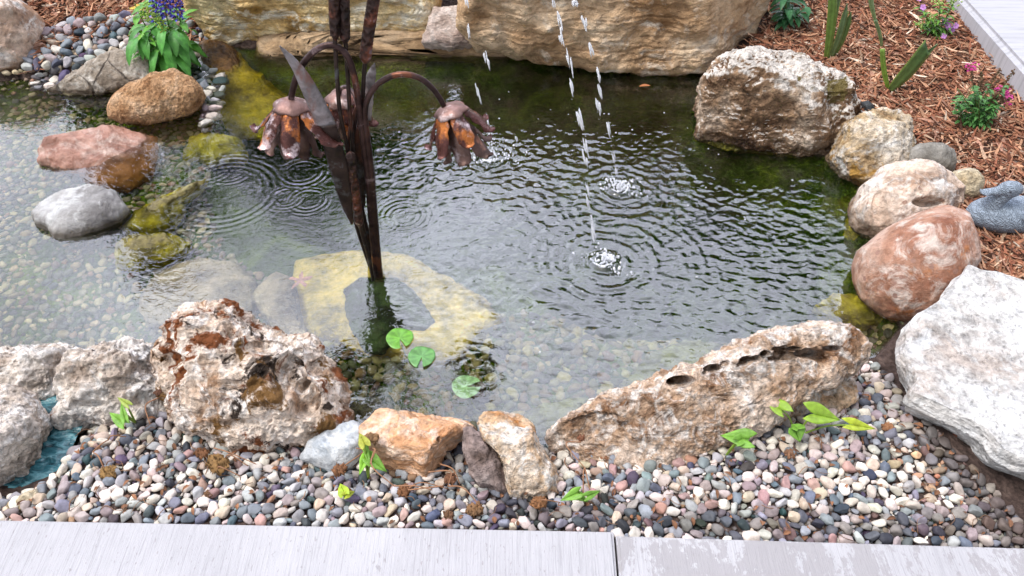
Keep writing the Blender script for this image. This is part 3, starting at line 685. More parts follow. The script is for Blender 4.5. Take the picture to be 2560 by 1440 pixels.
rock('sunken_rock', 'low pale green rock under water behind the upright white and orange rock', 'rock',
     [(1300, 1060), (1340, 1030), (1420, 1010), (1480, 1010), (1440, 1060), (1380, 1110), (1320, 1120)], -0.07, 0.03, 0.1, M_moss_dark, sub=5, seed=37, amp=0.008, p=0.6, nrm=(0, -0.2, 1.0), z0=-0.06)
rock('sunken_rock', 'pale green rock under water behind the middle of the porous rock', 'rock',
     [(1560, 980), (1620, 905), (1720, 870), (1800, 880), (1780, 930), (1680, 980), (1600, 1010)], -0.13, 0.03, 0.1, M_moss_dark, sub=5, seed=38, amp=0.008, p=0.6, nrm=(0, -0.2, 1.0), z0=-0.09)
rock('sunken_rock', 'dark mossy rock under water between the rust-stained boulder and the orange rock', 'rock',
     [(850, 1045), (885, 1010), (930, 1020), (945, 1050), (910, 1075), (865, 1085)], -0.05, 0.03, 0.1, M_moss_dark, sub=5, seed=39, amp=0.008, p=0.6, nrm=(0, -0.4, 1.0), z0=-0.03)
rock('rock', 'small black stone in the mulch right of the white-crusted boulder', 'stone',
     [(2150, 258), (2166, 256), (2182, 275), (2172, 292), (2154, 288)], 0.06, 0.03, 0.05, M_dark, sub=4, seed=40, amp=0.002, p=0.6)
rock('stone', 'little white stone in the mulch behind the duck at the right edge', 'stone',
     [(2546, 476), (2552, 466), (2568, 466), (2576, 476), (2570, 484), (2552, 484)], 0.10, 0.02, 0.03, M_slab, sub=3, seed=41, amp=0.001, p=0.7)

# white flat slab on the right: a thick sheet of stone with a chipped edge
def flat_slab():
    pts = [(2258, 835), (2278, 800), (2350, 748), (2384, 705), (2422, 658), (2450, 668), (2490, 675), (2560, 697), (2760, 760), (2900, 900), (2850, 1200), (2700, 1200), (2600, 1165), (2545, 1150), (2505, 1128), (2468, 1078), (2400, 1040), (2330, 1008), (2276, 982), (2292, 950), (2274, 905), (2256, 880)]
    W = np.array([P(x, y, 0.185)[:2] for x, y in pts]); C = W.mean(0)
    U, F = ico(7)
    th = np.linspace(-math.pi, math.pi, 2881); R = np.zeros(len(th)); A = W - C; n = len(A)
    for i in range(n):
        a, b = A[i], A[(i + 1) % n]; e = b - a
        den = np.cos(th) * e[1] - np.sin(th) * e[0]
        with np.errstate(divide='ignore', invalid='ignore'):
            tt = (a[0] * e[1] - a[1] * e[0]) / den; uu = (a[0] * np.sin(th) - a[1] * np.cos(th)) / den
        R = np.where((tt > 0) & (uu >= -1e-9) & (uu <= 1 + 1e-9), np.maximum(R, tt), R)
    r = np.hypot(U[:, 0], U[:, 1]); ta = np.arctan2(U[:, 1], U[:, 0])
    rr = np.clip(r, 0, 1) ** 0.36 * np.interp(ta, th, R)
    rr = rr * np.where(U[:, 2] < 0, 1 - 0.16 * np.abs(U[:, 2]) ** 0.5, 1)
    z = 0.145 + np.sign(U[:, 2]) * np.minimum(np.abs(U[:, 2]) ** 0.8, 0.5) / 0.5 * np.where(U[:, 2] > 0, 0.042, 0.065)
    V = np.stack([C[0] + rr * np.cos(ta), C[1] + rr * np.sin(ta), z], 1)
    N = vnormals(V, F)
    D = 0.006 * fbm(V * 7, 61, 4, ridged=True) * (0.25 + 0.75 * (1 - np.abs(N[:, 2]))) + 0.0035 * fbm(V * 25, 62, 4) + 0.012 * (1 - np.abs(N[:, 2])) * fbm(V * np.array([9, 9, 40]), 63, 3)
    V = V + N * D[:, None]
    V[:, 2] += 0.006 * fbm(V * np.array([3, 3, 0]), 64, 2)
    o = mesh_np('flat_slab', V, F, M_slab)
    tag(o, 'large white flat stone slab with a chipped edge overhanging bare soil at the right', 'stone slab')
flat_slab()

# ------------------------------------------------------------------ concrete pavement
def concrete(name, seed, stain):
    t = NT(name)
    co = t.coord('Object')
    base = t.ramp(t.noise(co, 3, 5, 0.6), [(0.3, (0.385, 0.378, 0.40)), (0.7, (0.465, 0.457, 0.48))])
    br = t.noise(t.coord('Object', (330, 7, 1), (seed, 0, 0), (0, 0, 0.07)), 1.0, 5, 0.75)
    c = t.mix(0.38, base, t.ramp(br, [(0.36, 0.5), (0.47, 0.93), (0.6, 1.08)]), 'MULTIPLY')
    pit = t.noise(t.coord('Object', (160, 60, 1), (seed, 0, 0)), 1.0, 2, 0.6)
    c = t.mix(t.ramp(pit, [(0.64, 0.0), (0.70, 0.6)]), c, (0.26, 0.24, 0.24))
    st = t.noise(t.coord('Object', (1.6, 0.8, 1), (seed + 4, 0, 0), (0, 0, 0.5)), 5, 8, 0.72, 0.4)
    st2 = t.noise(t.coord('Object', (1, 1, 1), (seed + 14, 0, 0)), 90, 3, 0.7)
    m = t.math('ADD', st, t.math('MULTIPLY', t.math('SUBTRACT', st2, 0.5), 0.12))
    c = t.mix(t.ramp(m, [(stain, 0.0), (stain + 0.02, 0.75)]), c, (0.30, 0.285, 0.295))
    nrm = t.bump(t.math('ADD', br, t.math('MULTIPLY', pit, 0.4)), 0.8, 0.003)
    return t.finish(c, 0.85, nrm, spec=0.25)
M_con1 = concrete('broomed_concrete', 3.0, 0.70)
M_con2 = concrete('stained_broomed_concrete', 8.0, 0.475)
def slab(name, corners, z, thick, mat, bev=0.006):
    bm = bmesh.new()
    vs = [bm.verts.new((x, y, z)) for x, y in corners]
    f = bm.faces.new(vs)
    if f.normal.z < 0: f.normal_flip()
    r = bmesh.ops.extrude_face_region(bm, geom=[f])
    for v in r['geom']:
        if isinstance(v, bmesh.types.BMVert): v.co.z -= thick
    bmesh.ops.recalc_face_normals(bm, faces=bm.faces[:])
    bmesh.ops.bevel(bm, geom=[e for e in bm.edges if all(v.co.z > z - 1e-4 for v in e.verts)], offset=bev, segments=3, affect='EDGES')
    me = bpy.data.meshes.new(name); bm.to_mesh(me); bm.free(); me.materials.append(mat)
    for p_ in me.polygons: p_.use_smooth = False
    o = bpy.data.objects.new(name, me); SC.collection.objects.link(o)
    return tag(o, kind='structure')
zc = 0.12
a, b = P(0, 1298, zc)[:2], P(1534, 1327, zc)[:2]; e = (b - a) / np.linalg.norm(b - a); a2 = a - e * 3
jb = P(1543, 1440, zc)[:2]; jd = (jb - b) / np.linalg.norm(jb - b)
slab('pavement', [a2, b, b + jd * 3, a2 + jd * 3], zc, 0.10, M_con1)
a, b = P(1538, 1337, zc)[:2], P(2560, 1368, zc)[:2]; e2 = (b - a) / np.linalg.norm(b - a); b2 = b + e2 * 3
a = a + e2 * 0.002
slab('pavement', [a, b2, b2 + jd * 3, a + jd * 3], zc, 0.10, M_con2)
zc2 = 0.21
a, b = P(2398, -10, zc2)[:2], P(2562, 172, zc2)[:2]; e = (b - a) / np.linalg.norm(b - a); nr = np.array([-e[1], e[0]])
if nr[0] < 0: nr = -nr
t = NT('pale_side_path_concrete')
co = t.coord('Object', (4, 60, 1), (0, 0, 0), (0, 0, -math.atan2(nr[1], nr[0])))
br = t.noise(co, 1.0, 4, 0.7)
c = t.mix(0.7, (0.46, 0.46, 0.50), t.ramp(br, [(0.3, 0.66), (0.5, 0.95), (0.7, 1.05)]), 'MULTIPLY')
M_con3 = t.finish(c, 0.85, t.bump(br, 0.7, 0.003), spec=0.25)
slab('path', [a - e * 4, b + e * 2, b + e * 2 + nr * 1.5, a - e * 4 + nr * 1.5], zc2, 0.16, M_con3, bev=0.018)
# ------------------------------------------------------------------ copper flower sculpture
def copper(name, base, spots, patina, seed, rough=0.38, metal=0.75):
    t = NT(name)
    co = t.coord('Object', (1, 1, 1), (seed, 0, 0))
    c = t.ramp(t.noise(co, 14, 7, 0.65, 0.5), [(0.32, tuple(x * 0.35 for x in base)), (0.5, base), (0.68, tuple(min(1, x * 1.7) for x in base))])
    c = t.mix(t.ramp(t.noise(t.coord('Object', (1, 1, 0.6), (seed + 3, 1, 0)), 11, 6, 0.6), [(0.56, 0.0), (0.62, 1.0)]), c, spots)
    c = t.mix(t.ramp(t.noise(t.coord('Object', (1, 1, 1), (seed + 6, 2, 0)), 13, 8, 0.72), [(0.56, 0.0), (0.66, 0.85)]), c, patina)
    n = t.noise(co, 70, 5, 0.6)
    return t.finish(c, t.ramp(n, [(0.3, rough - 0.08), (0.7, rough + 0.2)]), t.bump(t.math('ADD', n, t.noise(co, 25, 3)), 0.6, 0.003), metallic=metal, spec=0.5)
M_cop_dark = copper('dark_brown_copper', (0.035, 0.022, 0.018), (0.11, 0.045, 0.03), (0.12, 0.13, 0.14), 1.0, 0.45, 0.5)
M_cop_stem = copper('pinkish_copper_tube', (0.055, 0.032, 0.030), (0.17, 0.065, 0.038), (0.34, 0.26, 0.27), 2.0, 0.35)
M_cop_petal = copper('heat_coloured_copper', (0.10, 0.038, 0.032), (0.55, 0.18, 0.045), (0.74, 0.60, 0.62), 3.0, 0.26, 0.6)
M_cop_inner = copper('dull_copper', (0.11, 0.065, 0.055), (0.28, 0.13, 0.09), (0.46, 0.40, 0.43), 4.0, 0.42, 0.6)
M_cop_cap = copper('pale_pink_copper', (0.20, 0.115, 0.10), (0.22, 0.085, 0.06), (0.62, 0.52, 0.52), 5.0, 0.45, 0.5)
M_cop_leaf = copper('grey_patina_copper', (0.26, 0.24, 0.25), (0.24, 0.14, 0.12), (0.50, 0.54, 0.60), 6.0, 0.42, 0.6)
def copper_bands():
    t = NT('hammered_brown_copper')
    co = t.coord('Object')
    v = t.vor(t.coord('Object', (1, 1, 0.8)), 85)
    c = t.ramp(t.noise(co, 18, 6, 0.65), [(0.36, (0.016, 0.011, 0.010)), (0.52, (0.055, 0.030, 0.025)), (0.64, (0.17, 0.055, 0.03)), (0.72, (0.30, 0.27, 0.29))])
    c = t.mix(0.7, c, t.ramp(v, [(0.0, 0.4), (0.5, 1.2)]), 'MULTIPLY')
    return t.finish(c, 0.42, t.bump(v, 1.0, 0.006), metallic=0.55, spec=0.5)
M_cop_spike = copper_bands()

Y0 = P(938, 672, 0)[1]
BASE = P(938, 672, 0)
def curve(pts, n=40):
    """smooth Catmull-Rom path through points"""
    p = [np.array(q, float) for q in pts]; p = [2 * p[0] - p[1]] + p + [2 * p[-1] - p[-2]]
    out = []; m = len(p) - 3
    for i in range(m):
        a, b, c, d = p[i:i + 4]
        for k in range(max(2, n // m)):
            t_ = k / max(2, n // m)
            out.append(0.5 * ((2 * b) + (-a + c) * t_ + (2 * a - 5 * b + 4 * c - d) * t_ ** 2 + (-a + 3 * b - 3 * c + d) * t_ ** 3))
    out.append(p[-2]); return np.array(out)
def tube(mb, path, rad, seg=12, c=(1, 1, 1), cap=True, wob=0.0):
    path = np.asarray(path); n = len(path)
    rad = np.full(n, rad) if np.isscalar(rad) else np.interp(np.linspace(0, 1, n), np.linspace(0, 1, len(rad)), rad)
    T = np.gradient(path, axis=0); T /= np.linalg.norm(T, axis=1, keepdims=True) + 1e-12
    a = np.array([0, 0, 1.0]) if abs(T[0][2]) < 0.9 else np.array([0, 1.0, 0])
    u = np.cross(T[0], a); u /= np.linalg.norm(u)
    V = []
    for i in range(n):
        u = u - (u @ T[i]) * T[i]; u /= np.linalg.norm(u); w = np.cross(T[i], u)
        for k in range(seg):
            an = 2 * math.pi * k / seg
            r = rad[i] * (1 + wob * random.uniform(-1, 1))
            V.append(path[i] + r * (math.cos(an) * u + math.sin(an) * w))
    F = [(i * seg + k, i * seg + (k + 1) % seg, (i + 1) * seg + (k + 1) % seg, (i + 1) * seg + k) for i in range(n - 1) for k in range(seg)]
    if cap:
        F.append(tuple(range(seg))[::-1]); F.append(tuple((n - 1) * seg + k for k in range(seg)))
    mb.add(V, F, c)
def sheet(mb, path, wdir, widths, cup=0.0, thick=0.0012, nw=6, c=(1, 1, 1), ruffle=0.0, nrm=None):
    """a curved blade: centre line, width direction(s), half widths; cup = cross curvature; has real thickness"""
    path = np.asarray(path); n = len(path)
    widths = np.interp(np.linspace(0, 1, n), np.linspace(0, 1, len(widths)), widths)
    T = np.gradient(path, axis=0); T /= np.linalg.norm(T, axis=1, keepdims=True) + 1e-12
    V = []
    for s in (1, -1):
        for i in range(n):
            w = wdir - (wdir @ T[i]) * T[i]; w /= np.linalg.norm(w); m = np.cross(w, T[i])
            if nrm is not None and m @ nrm < 0: m = -m
            for k in range(nw + 1):
                x = k / nw * 2 - 1
                h = -cup * widths[i] * x * x + ruffle * math.sin(i * 1.7 + k * 2.1) * abs(x) + (ruffle * 0.6 * math.sin(i * 0.9 + 1) if ruffle else 0)
                V.append(path[i] + w * widths[i] * x + m * (h + s * thick / 2))
    M = nw + 1; o = n * M; F = []
    for i in range(n - 1):
        for k in range(nw):
            a = i * M + k
            F.append((a, a + 1, a + M + 1, a + M)); F.append((o + a, o + a + M, o + a + M + 1, o + a + 1))
    for i in range(n - 1):
        a = i * M; F.append((a, a + M, o + a + M, o + a)); a = i * M + nw; F.append((a, o + a, o + a + M, a + M))
    for k in range(nw):
        F.append((k, o + k, o + k + 1, k + 1)); a = (n - 1) * M + k; F.append((a, a + 1, o + a + 1, o + a))
    mb.add(V, F, c)

sc = empty('copper_flower_sculpture', BASE, 'copper sculpture of drooping bell flowers, cattails and blades standing in the pond', 'sculpture')
def stem_part(pts, r, mat=M_cop_stem, name='stem', dY=0.0, seg=12):
    P3 = [PY(q[0], q[1], Y0 + (q[2] if len(q) > 2 else dY)) if not (len(q) > 3) else q for q in pts]
    mb = MB(); tube(mb, curve(P3, 60), r, seg)
    return mb.build(name, mat, sc)
# main stem goes down to the slab
root = P(948, 742, -0.0); rootd = PY(952, 800, Y0)
stem_part([(955, 820), (948, 742), (938, 665), (930, 560), (921, 450), (912, 380), (903, 300), (893, 230), (880, 170), (862, 132), (830, 113), (795, 122), (765, 150), (742, 190), (731, 230), (728, 252)], [0.0105, 0.0105, 0.0092, 0.0085, 0.008, 0.0082, 0.008])
stem_part([(962, 820), (955, 742), (947, 665), (938, 560), (928, 430), (919, 350), (912, 290), (918, 250), (940, 215), (975, 192), (1012, 186), (1050, 196), (1080, 220), (1102, 250), (1112, 270)], [0.010, 0.010, 0.0082, 0.0078, 0.0075, 0.0072])
stem_part([(950, 810, .012), (935, 700, .012), (922, 660, .012), (895, 580, .015), (880, 520, .02), (872, 450, .02), (870, 400, .02), (874, 330, .02), (884, 290, .02), (893, 265, .02)], 0.005, M_cop_dark)
stem_part([(958, 810, .02), (945, 700, .02), (930, 640, .02), (905, 560, .025), (890, 500, .03), (883, 420, .03), (880, 360, .03), (889, 300, .03), (893, 262, .035), (885, 235, .06), (868, 218, .09), (852, 222, .11), (848, 240, .12)], 0.0055, M_cop_stem)
# cattails
def cattail(pts, spike, rs, rc, dY):
    stem_part(pts, rs, M_cop_dark, 'stem', dY, 10)
    p3 = np.array([PY(x, y, Y0 + dY) for x, y in spike]); path = curve(p3, 70)
    q = np.linspace(0, 1, len(path)); rad = rc * np.minimum(1, np.minimum(0.35 + q * 9, 0.3 + (1 - q) * 14))
    mb = MB(); tube(mb, path, rad, 18, wob=0.045)
    return mb.build('cattail_head', M_cop_spike, sc)
cattail([(952, 800), (930, 660), (905, 560), (884, 460), (866, 360), (850, 280), (843, 200), (838, 110), (836, 80)], [(839, 100), (836, 50), (835, 0), (834, -60), (834, -110)], 0.0055, 0.0125, 0.0)
cattail([(955, 800), (935, 650), (905, 520), (888, 430), (876, 300), (870, 200), (864, 110), (862, 90)], [(863, 108), (862, 60), (861, 0), (861, -70), (861, -120)], 0.0055, 0.0125, 0.01)
cattail([(960, 800), (945, 650), (932, 500), (918, 380), (908, 290), (909, 200), (913, 150)], [(912, 158), (917, 110), (926, 50), (934, 0), (946, -70)], 0.0055, 0.0145, 0.015)
cattail([(950, 800), (925, 660), (905, 585), (899, 560)], [(899, 566), (893, 520), (886, 470), (880, 420), (876, 380)], 0.0055, 0.0135, -0.02)
# long blades
def blade(name, pts, hw, mat, dY, cup=0.25, tilt=0.0, ruffle=0.0012):
    p3 = [PY(q[0], q[1], Y0 + (q[2] if len(q) > 2 else dY)) for q in pts]
    mb = MB(); sheet(mb, curve(p3, 40), np.array([math.cos(tilt), math.sin(tilt), 0.25]), hw, cup, 0.0015, 8, ruffle=ruffle, nrm=np.array([0, -1, 0.3]))
    return mb.build(name, mat, sc)
blade('blade', [(880, 560), (868, 520), (850, 440), (832, 370), (816, 315)], [0.003, 0.012, 0.021, 0.026, 0.025, 0.024], M_cop_dark, -0.035, 0.2)
blade('blade', [(818, 322), (802, 285), (778, 235), (752, 185), (728, 150), (699, 115)], [0.025, 0.024, 0.021, 0.018, 0.013, 0.009, 0.0015], M_cop_leaf, -0.030, 0.3, 0.25)
blade('blade', [(905, 520), (896, 440), (888, 380), (893, 320)], [0.008, 0.02, 0.024, 0.016, 0.003], M_cop_dark, 0.03, 0.3)
blade('blade', [(918, 300), (915, 260), (920, 215), (930, 180), (936, 158)], [0.010, 0.017, 0.016, 0.010, 0.001], M_cop_leaf, 0.045, 0.3, -0.3)
blade('blade', [(938, 640), (930, 540), (925, 440), (905, 360)], [0.004, 0.010, 0.014, 0.006], M_cop_dark, 0.05, 0.2)

def flower(top, tilt, scale, seed):
    """bell of two petal layers below a domed cap; parts of the sculpture"""
    rs = random.Random(seed)
    ax = np.array([math.sin(tilt[0]), math.sin(tilt[1]), -1.0]); ax /= np.linalg.norm(ax)      # hangs down
    e1 = np.cross(ax, [0, 1, 0]); e1 /= np.linalg.norm(e1); e2 = np.cross(ax, e1)
    mb = MB(); n = 24; ringsn = 8; V = [top]; F = []
    for i in range(1, ringsn + 1):
        q = i / ringsn; r = 0.046 * scale * math.sin(q * 1.35) / math.sin(1.35); d = 0.026 * scale * (1 - math.cos(q * 1.5))
        for k in range(n):
            an = 2 * math.pi * k / n
            V.append(top + ax * d * (1 + 0.08 * math.cos(6 * an + seed)) + r * (1 + 0.03 * math.cos(6 * an) + 0.10 * q * math.cos(6 * (an - seed))) * (math.cos(an) * e1 + math.sin(an) * e2))
    for k in range(n): F.append((0, 1 + k, 1 + (k + 1) % n))
    for i in range(ringsn - 1):
        for k in range(n): a = 1 + i * n + k; b = 1 + i * n + (k + 1) % n; F.append((a, a + n, b + n, b))
    mb.add(V, F)
    capo = mb.build('flower_cap', M_cop_cap, sc)
    sm = capo.modifiers.new('thickness', 'SOLIDIFY'); sm.thickness = 0.0015
    for layer, (np_, r0, L, sp, hw) in enumerate([(6, 0.024, 0.112, 0.020, 0.022), (6, 0.028, 0.094, 0.022, 0.0215)]):
        for k in range(np_):
            an = 2 * math.pi * (k + (0.5 if layer == 0 else 0.0)) / np_ + rs.uniform(-.12, .12) + seed
            rad = math.cos(an) * e1 + math.sin(an) * e2
            fl = (rs.uniform(0.0, 0.024) + (0.022 if rs.random() < 0.3 else 0)) * scale; LL = L * scale * rs.uniform(0.88, 1.1)
            d0 = 0.014 * scale if layer else 0.02 * scale
            pts = [top + ax * d0 + rad * r0 * scale, top + ax * (d0 + 0.013 * scale) + rad * (r0 + 0.019) * scale,
                   top + ax * (d0 + 0.35 * LL) + rad * (r0 + 0.022 + sp * 0.5) * scale, top + ax * (d0 + 0.7 * LL) + rad * ((r0 + 0.022 + sp) * scale + fl * 0.5),
                   top + ax * (d0 + 0.92 * LL) + rad * ((r0 + 0.02 + sp * 1.1) * scale + fl * 1.2), top + ax * (d0 + (1.0 if fl < 0.02 else 0.93) * LL) + rad * ((r0 + 0.02 + sp * 1.15) * scale + fl * 1.7)]
            if layer == 0: pts = [top + ax * ((q_ - top) @ ax) + ((q_ - top) - ax * ((q_ - top) @ ax)) * 0.72 + ax * 0.022 * scale for q_ in pts]
            mb = MB(); w = np.cross(rad, ax)
            sheet(mb, curve(pts, 18), w, [0.012 * scale, 0.021 * scale, hw * scale * 1.05, hw * scale * 1.15, hw * scale * 1.1, hw * scale * 0.75, 0.004], 0.42, 0.0012, 8, ruffle=0.0034, nrm=rad)
            mb.build('petal', M_cop_petal if layer else M_cop_inner, sc)
flower(PY(727, 248, Y0), (-0.10, -0.12), 0.98, 0.3)
flower(PY(1122, 262, Y0), (0.28, -0.10), 0.92, 1.1)
flower(PY(850, 235, Y0 + 0.12), (-0.05, 0.15), 0.88, 2.0)
mb = MB()
rs_ = random.Random(4)
o = rock('pot_base', None, None, [(890, 850), (870, 790), (865, 740), (905, 715), (990, 712), (1050, 760), (1085, 820), (1060, 838), (1000, 835), (960, 900), (915, 895)], -0.17, 0.03, 0.03, rock_mat('green_algae_base', (0.03, 0.045, 0.02), (0.08, 0.12, 0.06), (0.14, 0.18, 0.10), seed=33, algae=(0.05, 0.09, 0.02)), sub=5, seed=50, amp=0.008, p=0.5, parent=sc, nrm=(0, -0.05, 1.0), z0=-0.075)

# ------------------------------------------------------------------ falling water, splashes
t = NT('falling_water')
b = t.n('BsdfPrincipled'); b.inputs['Base Color'].default_value = (0.93, 0.95, 1, 1); b.inputs['Roughness'].default_value = 0.08
b.inputs['Transmission Weight'].default_value = 0.5; b.inputs['IOR'].default_value = 1.33; b.inputs['Specular IOR Level'].default_value = 1.0
t.t.links.new(b.outputs[0], t.out.inputs['Surface']); M_DROP = t.m
t = NT('splash_foam')
b = t.n('BsdfPrincipled'); b.inputs['Base Color'].default_value = (0.86, 0.88, 0.93, 1); b.inputs['Roughness'].default_value = 0.12
b.inputs['Transmission Weight'].default_value = 0.12; b.inputs['IOR'].default_value = 1.33
t.t.links.new(b.outputs[0], t.out.inputs['Surface']); M_FOAM = t.m
def drop_mesh(mb, C, ax, L, r, seed, lump=0.25):
    U, F = ico(3)
    ax = ax / np.linalg.norm(ax); e1 = np.cross(ax, [1, 0.2, 0]); e1 /= np.linalg.norm(e1); e2 = np.cross(ax, e1)
    s = 1 + lump * fbm(U * 2.2 + seed, seed, 2)
    V = C + (U[:, 2] * L * s)[:, None] * ax + (U[:, 0] * r * s * (1 - 0.3 * U[:, 2]))[:, None] * e1 + (U[:, 1] * r * 0.7 * s * (1 - 0.3 * U[:, 2]))[:, None] * e2
    mb.add(V, F)
rdrop = random.Random(3)
def stream(drops, imp, ytop, label, yref):
    S = empty('water_stream', imp, label, 'falling water', 'streams of drops falling into the pond')
    ymax = imp_py = yref
    for k, (px, py, Lp, rp) in enumerate(drops):
        q = np.clip((py - 0) / yref, 0, 1); Yd = ytop + (imp[1] - ytop) * q ** 0.8
        C = PY(px, py, Yd); dep = (C - np.array([0, 0, H])) @ FWD
        mm = dep / FPX
        nxt = PY(px + 8, py + 40, Yd - 0.03) - C
        mb = MB()
        for j in range(5):
            f_ = rdrop.random()
            drop_mesh(mb, C + nxt * rdrop.uniform(-.3, .35) * Lp / 40 + RGT * rp * mm * rdrop.uniform(-.36, .36), nxt + RGT * rdrop.uniform(-.004, .004), Lp * mm * (0.22 + .34 * f_), rp * mm * (0.12 + .12 * rdrop.random()), k * 7 + j + int(px), 0.5)
        mb.build('drop', M_DROP, S)
stream([(1165, 5, 26, 14), (1172, 75, 28, 11), (1215, 150, 34, 15), (1197, 230, 34, 13), (1219, 305, 30, 12), (1293, 350, 12, 9)], SPL[0], 2.75, 'leftmost broken stream of falling water drops, landing right of the right copper flower', 395)
stream([(1384, 8, 20, 10), (1397, 50, 34, 12), (1401, 90, 36, 13), (1425, 160, 44, 13), (1429, 215, 42, 16), (1450, 292, 42, 19), (1465, 365, 40, 12), (1463, 402, 34, 13), (1468, 470, 34, 8), (1469, 505, 40, 7), (1481, 560, 46, 8), (1484, 585, 30, 12)], SPL[1] * 0 + SPL[2], 2.45, 'middle and longest broken stream of falling water drops', 650)
stream([(1438, 8, 16, 24), (1462, 58, 34, 16), (1478, 122, 36, 14), (1496, 188, 34, 18), (1500, 226, 28, 11), (1498, 266, 34, 15), (1527, 330, 34, 16), (1534, 390, 26, 10), (1540, 425, 20, 7)], SPL[1], 2.6, 'rightmost broken stream of falling water drops', 475)
def splash(c, label, n, spread, hgt, seed):
    rs = np.random.default_rng(seed); mb = MB()
    for k in range(n):
        a = rs.uniform(0, 2 * math.pi); r = spread * abs(rs.normal()) ** 0.8 * (0.55 + 0.35 * math.sin(2 * a + seed) + 0.2 * math.sin(5 * a + 2 * seed))
        zt = hgt * rs.random() ** 1.6 * math.exp(-(r / spread) ** 2)
        C = c + np.array([r * math.cos(a), r * math.sin(a), zt])
        s = (0.0007 + 0.0042 * rs.random() ** 3) * (1.2 if zt < 0.01 else 0.8)
        drop_mesh(mb, C, np.array([math.cos(a) * .3, math.sin(a) * .3, 1.2]), s * rs.uniform(0.7, 1.5), s, int(rs.integers(999)))
    for k in range(10):                                   # crown of torn water round the hole
        a = k / 10 * 2 * math.pi + rs.uniform(-.2, .2); r = 0.026 * rs.uniform(0.8, 1.3)
        drop_mesh(mb, c + np.array([r * math.cos(a), r * math.sin(a), 0.004]), np.array([-math.sin(a), math.cos(a), .3]), rs.uniform(.008, .018), rs.uniform(.002, .005), k + seed)
    o = mb.build('splash', M_FOAM)
    tag(o, label, 'splash', 'splashes where the streams land', 'stuff')
splash(SPL[0], 'tall white splash of droplets right of the right copper flower', 480, 0.085, 0.10, 1)
splash(SPL[1], 'white splash with a dark hole under the rightmost stream', 360, 0.065, 0.035, 2)
splash(SPL[2], 'white splash under the middle stream, nearest the front', 360, 0.055, 0.03, 3)
# bubbles on the churned water
mb = MB(); rb = np.random.default_rng(5); U, F = ico(2)
for k in range(150):
    s = SPL[rb.integers(3)]; a = rb.uniform(0, 6.28); r = rb.uniform(0.06, 0.5)
    c = s + np.array([r * math.cos(a) * 1.2, r * math.sin(a), 0.001])
    if poly_sd(np.array([c[0]]), np.array([c[1]]), POND)[0] < 0.03: continue
    q = rb.uniform(0.0015, 0.004); mb.add(c + U * np.array([q, q, q * 0.7]), F)
tag(mb.build('bubbles', M_DROP), 'tiny air bubbles scattered over the churned water', 'bubbles', kind='stuff')

# ------------------------------------------------------------------ pebbles
t = NT('river_pebble')
vc = t.n('VertexColor'); vc.layer_name = 'col'
co = t.coord('Object')
n1 = t.noise(co, 70, 5, 0.65); n2 = t.noise(co, 260, 3, 0.6)
c = t.mix(1.0, vc.outputs['Color'], t.ramp(n1, [(0.25, 0.62), (0.5, 1.0), (0.75, 1.18)]), 'MULTIPLY')
c = t.mix(t.ramp(n2, [(0.62, 0.0), (0.70, 0.35)]), c, (0.12, 0.10, 0.09))
M_PEB = t.finish(c, 0.62, t.bump(t.math('ADD', n1, t.math('MULTIPLY', n2, 0.3)), 0.35, 0.004), spec=0.35)
PAL = [  # colour word, albedo, weight
    ('cream white', (0.70, 0.63, 0.54), 26), ('pale pinkish', (0.64, 0.52, 0.47), 11), ('slate grey', (0.25, 0.27, 0.30), 20), ('dark blue-grey', (0.12, 0.14, 0.18), 11),
    ('mauve grey', (0.36, 0.28, 0.28), 12), ('mid grey', (0.42, 0.41, 0.41), 14), ('sandy tan', (0.56, 0.44, 0.32), 6), ('rusty orange', (0.42, 0.22, 0.12), 0.8), ('brick pink', (0.46, 0.26, 0.23), 4), ('near black', (0.05, 0.055, 0.065), 4)]
PW = np.array([p_[2] for p_ in PAL], float); PW /= PW.sum()
def pack(poly, rmin, rmax, tries, over, seed, avoid=None):
    """random stones packed closely over an area"""
    rs = np.random.default_rng(seed); poly = np.array(poly)
    lo, hi = poly.min(0), poly.max(0)
    rad = np.sort(rmin + (rmax - rmin) * rs.random(tries) ** 2.7)[::-1]
    pos = lo + (hi - lo) * rs.random((tries, 2))
    ins = poly_sd(pos[:, 0], pos[:, 1], poly) > 0
    pos, rad = pos[ins], rad[ins]
    cell = rmax * 2; g = {}; out = []
    for (x, y), r in zip(pos, rad):
        ix, iy = int(x // cell), int(y // cell); ok = True
        for a in (-1, 0, 1):
            for b_ in (-1, 0, 1):
                for (x2, y2, r2) in g.get((ix + a, iy + b_), ()):
                    if (x - x2) ** 2 + (y - y2) ** 2 < ((r + r2) * over) ** 2: ok = False; break
                if not ok: break
            if not ok: break
        if ok: g.setdefault((ix, iy), []).append((x, y, r)); out.append((x, y, r))
    return np.array(out)
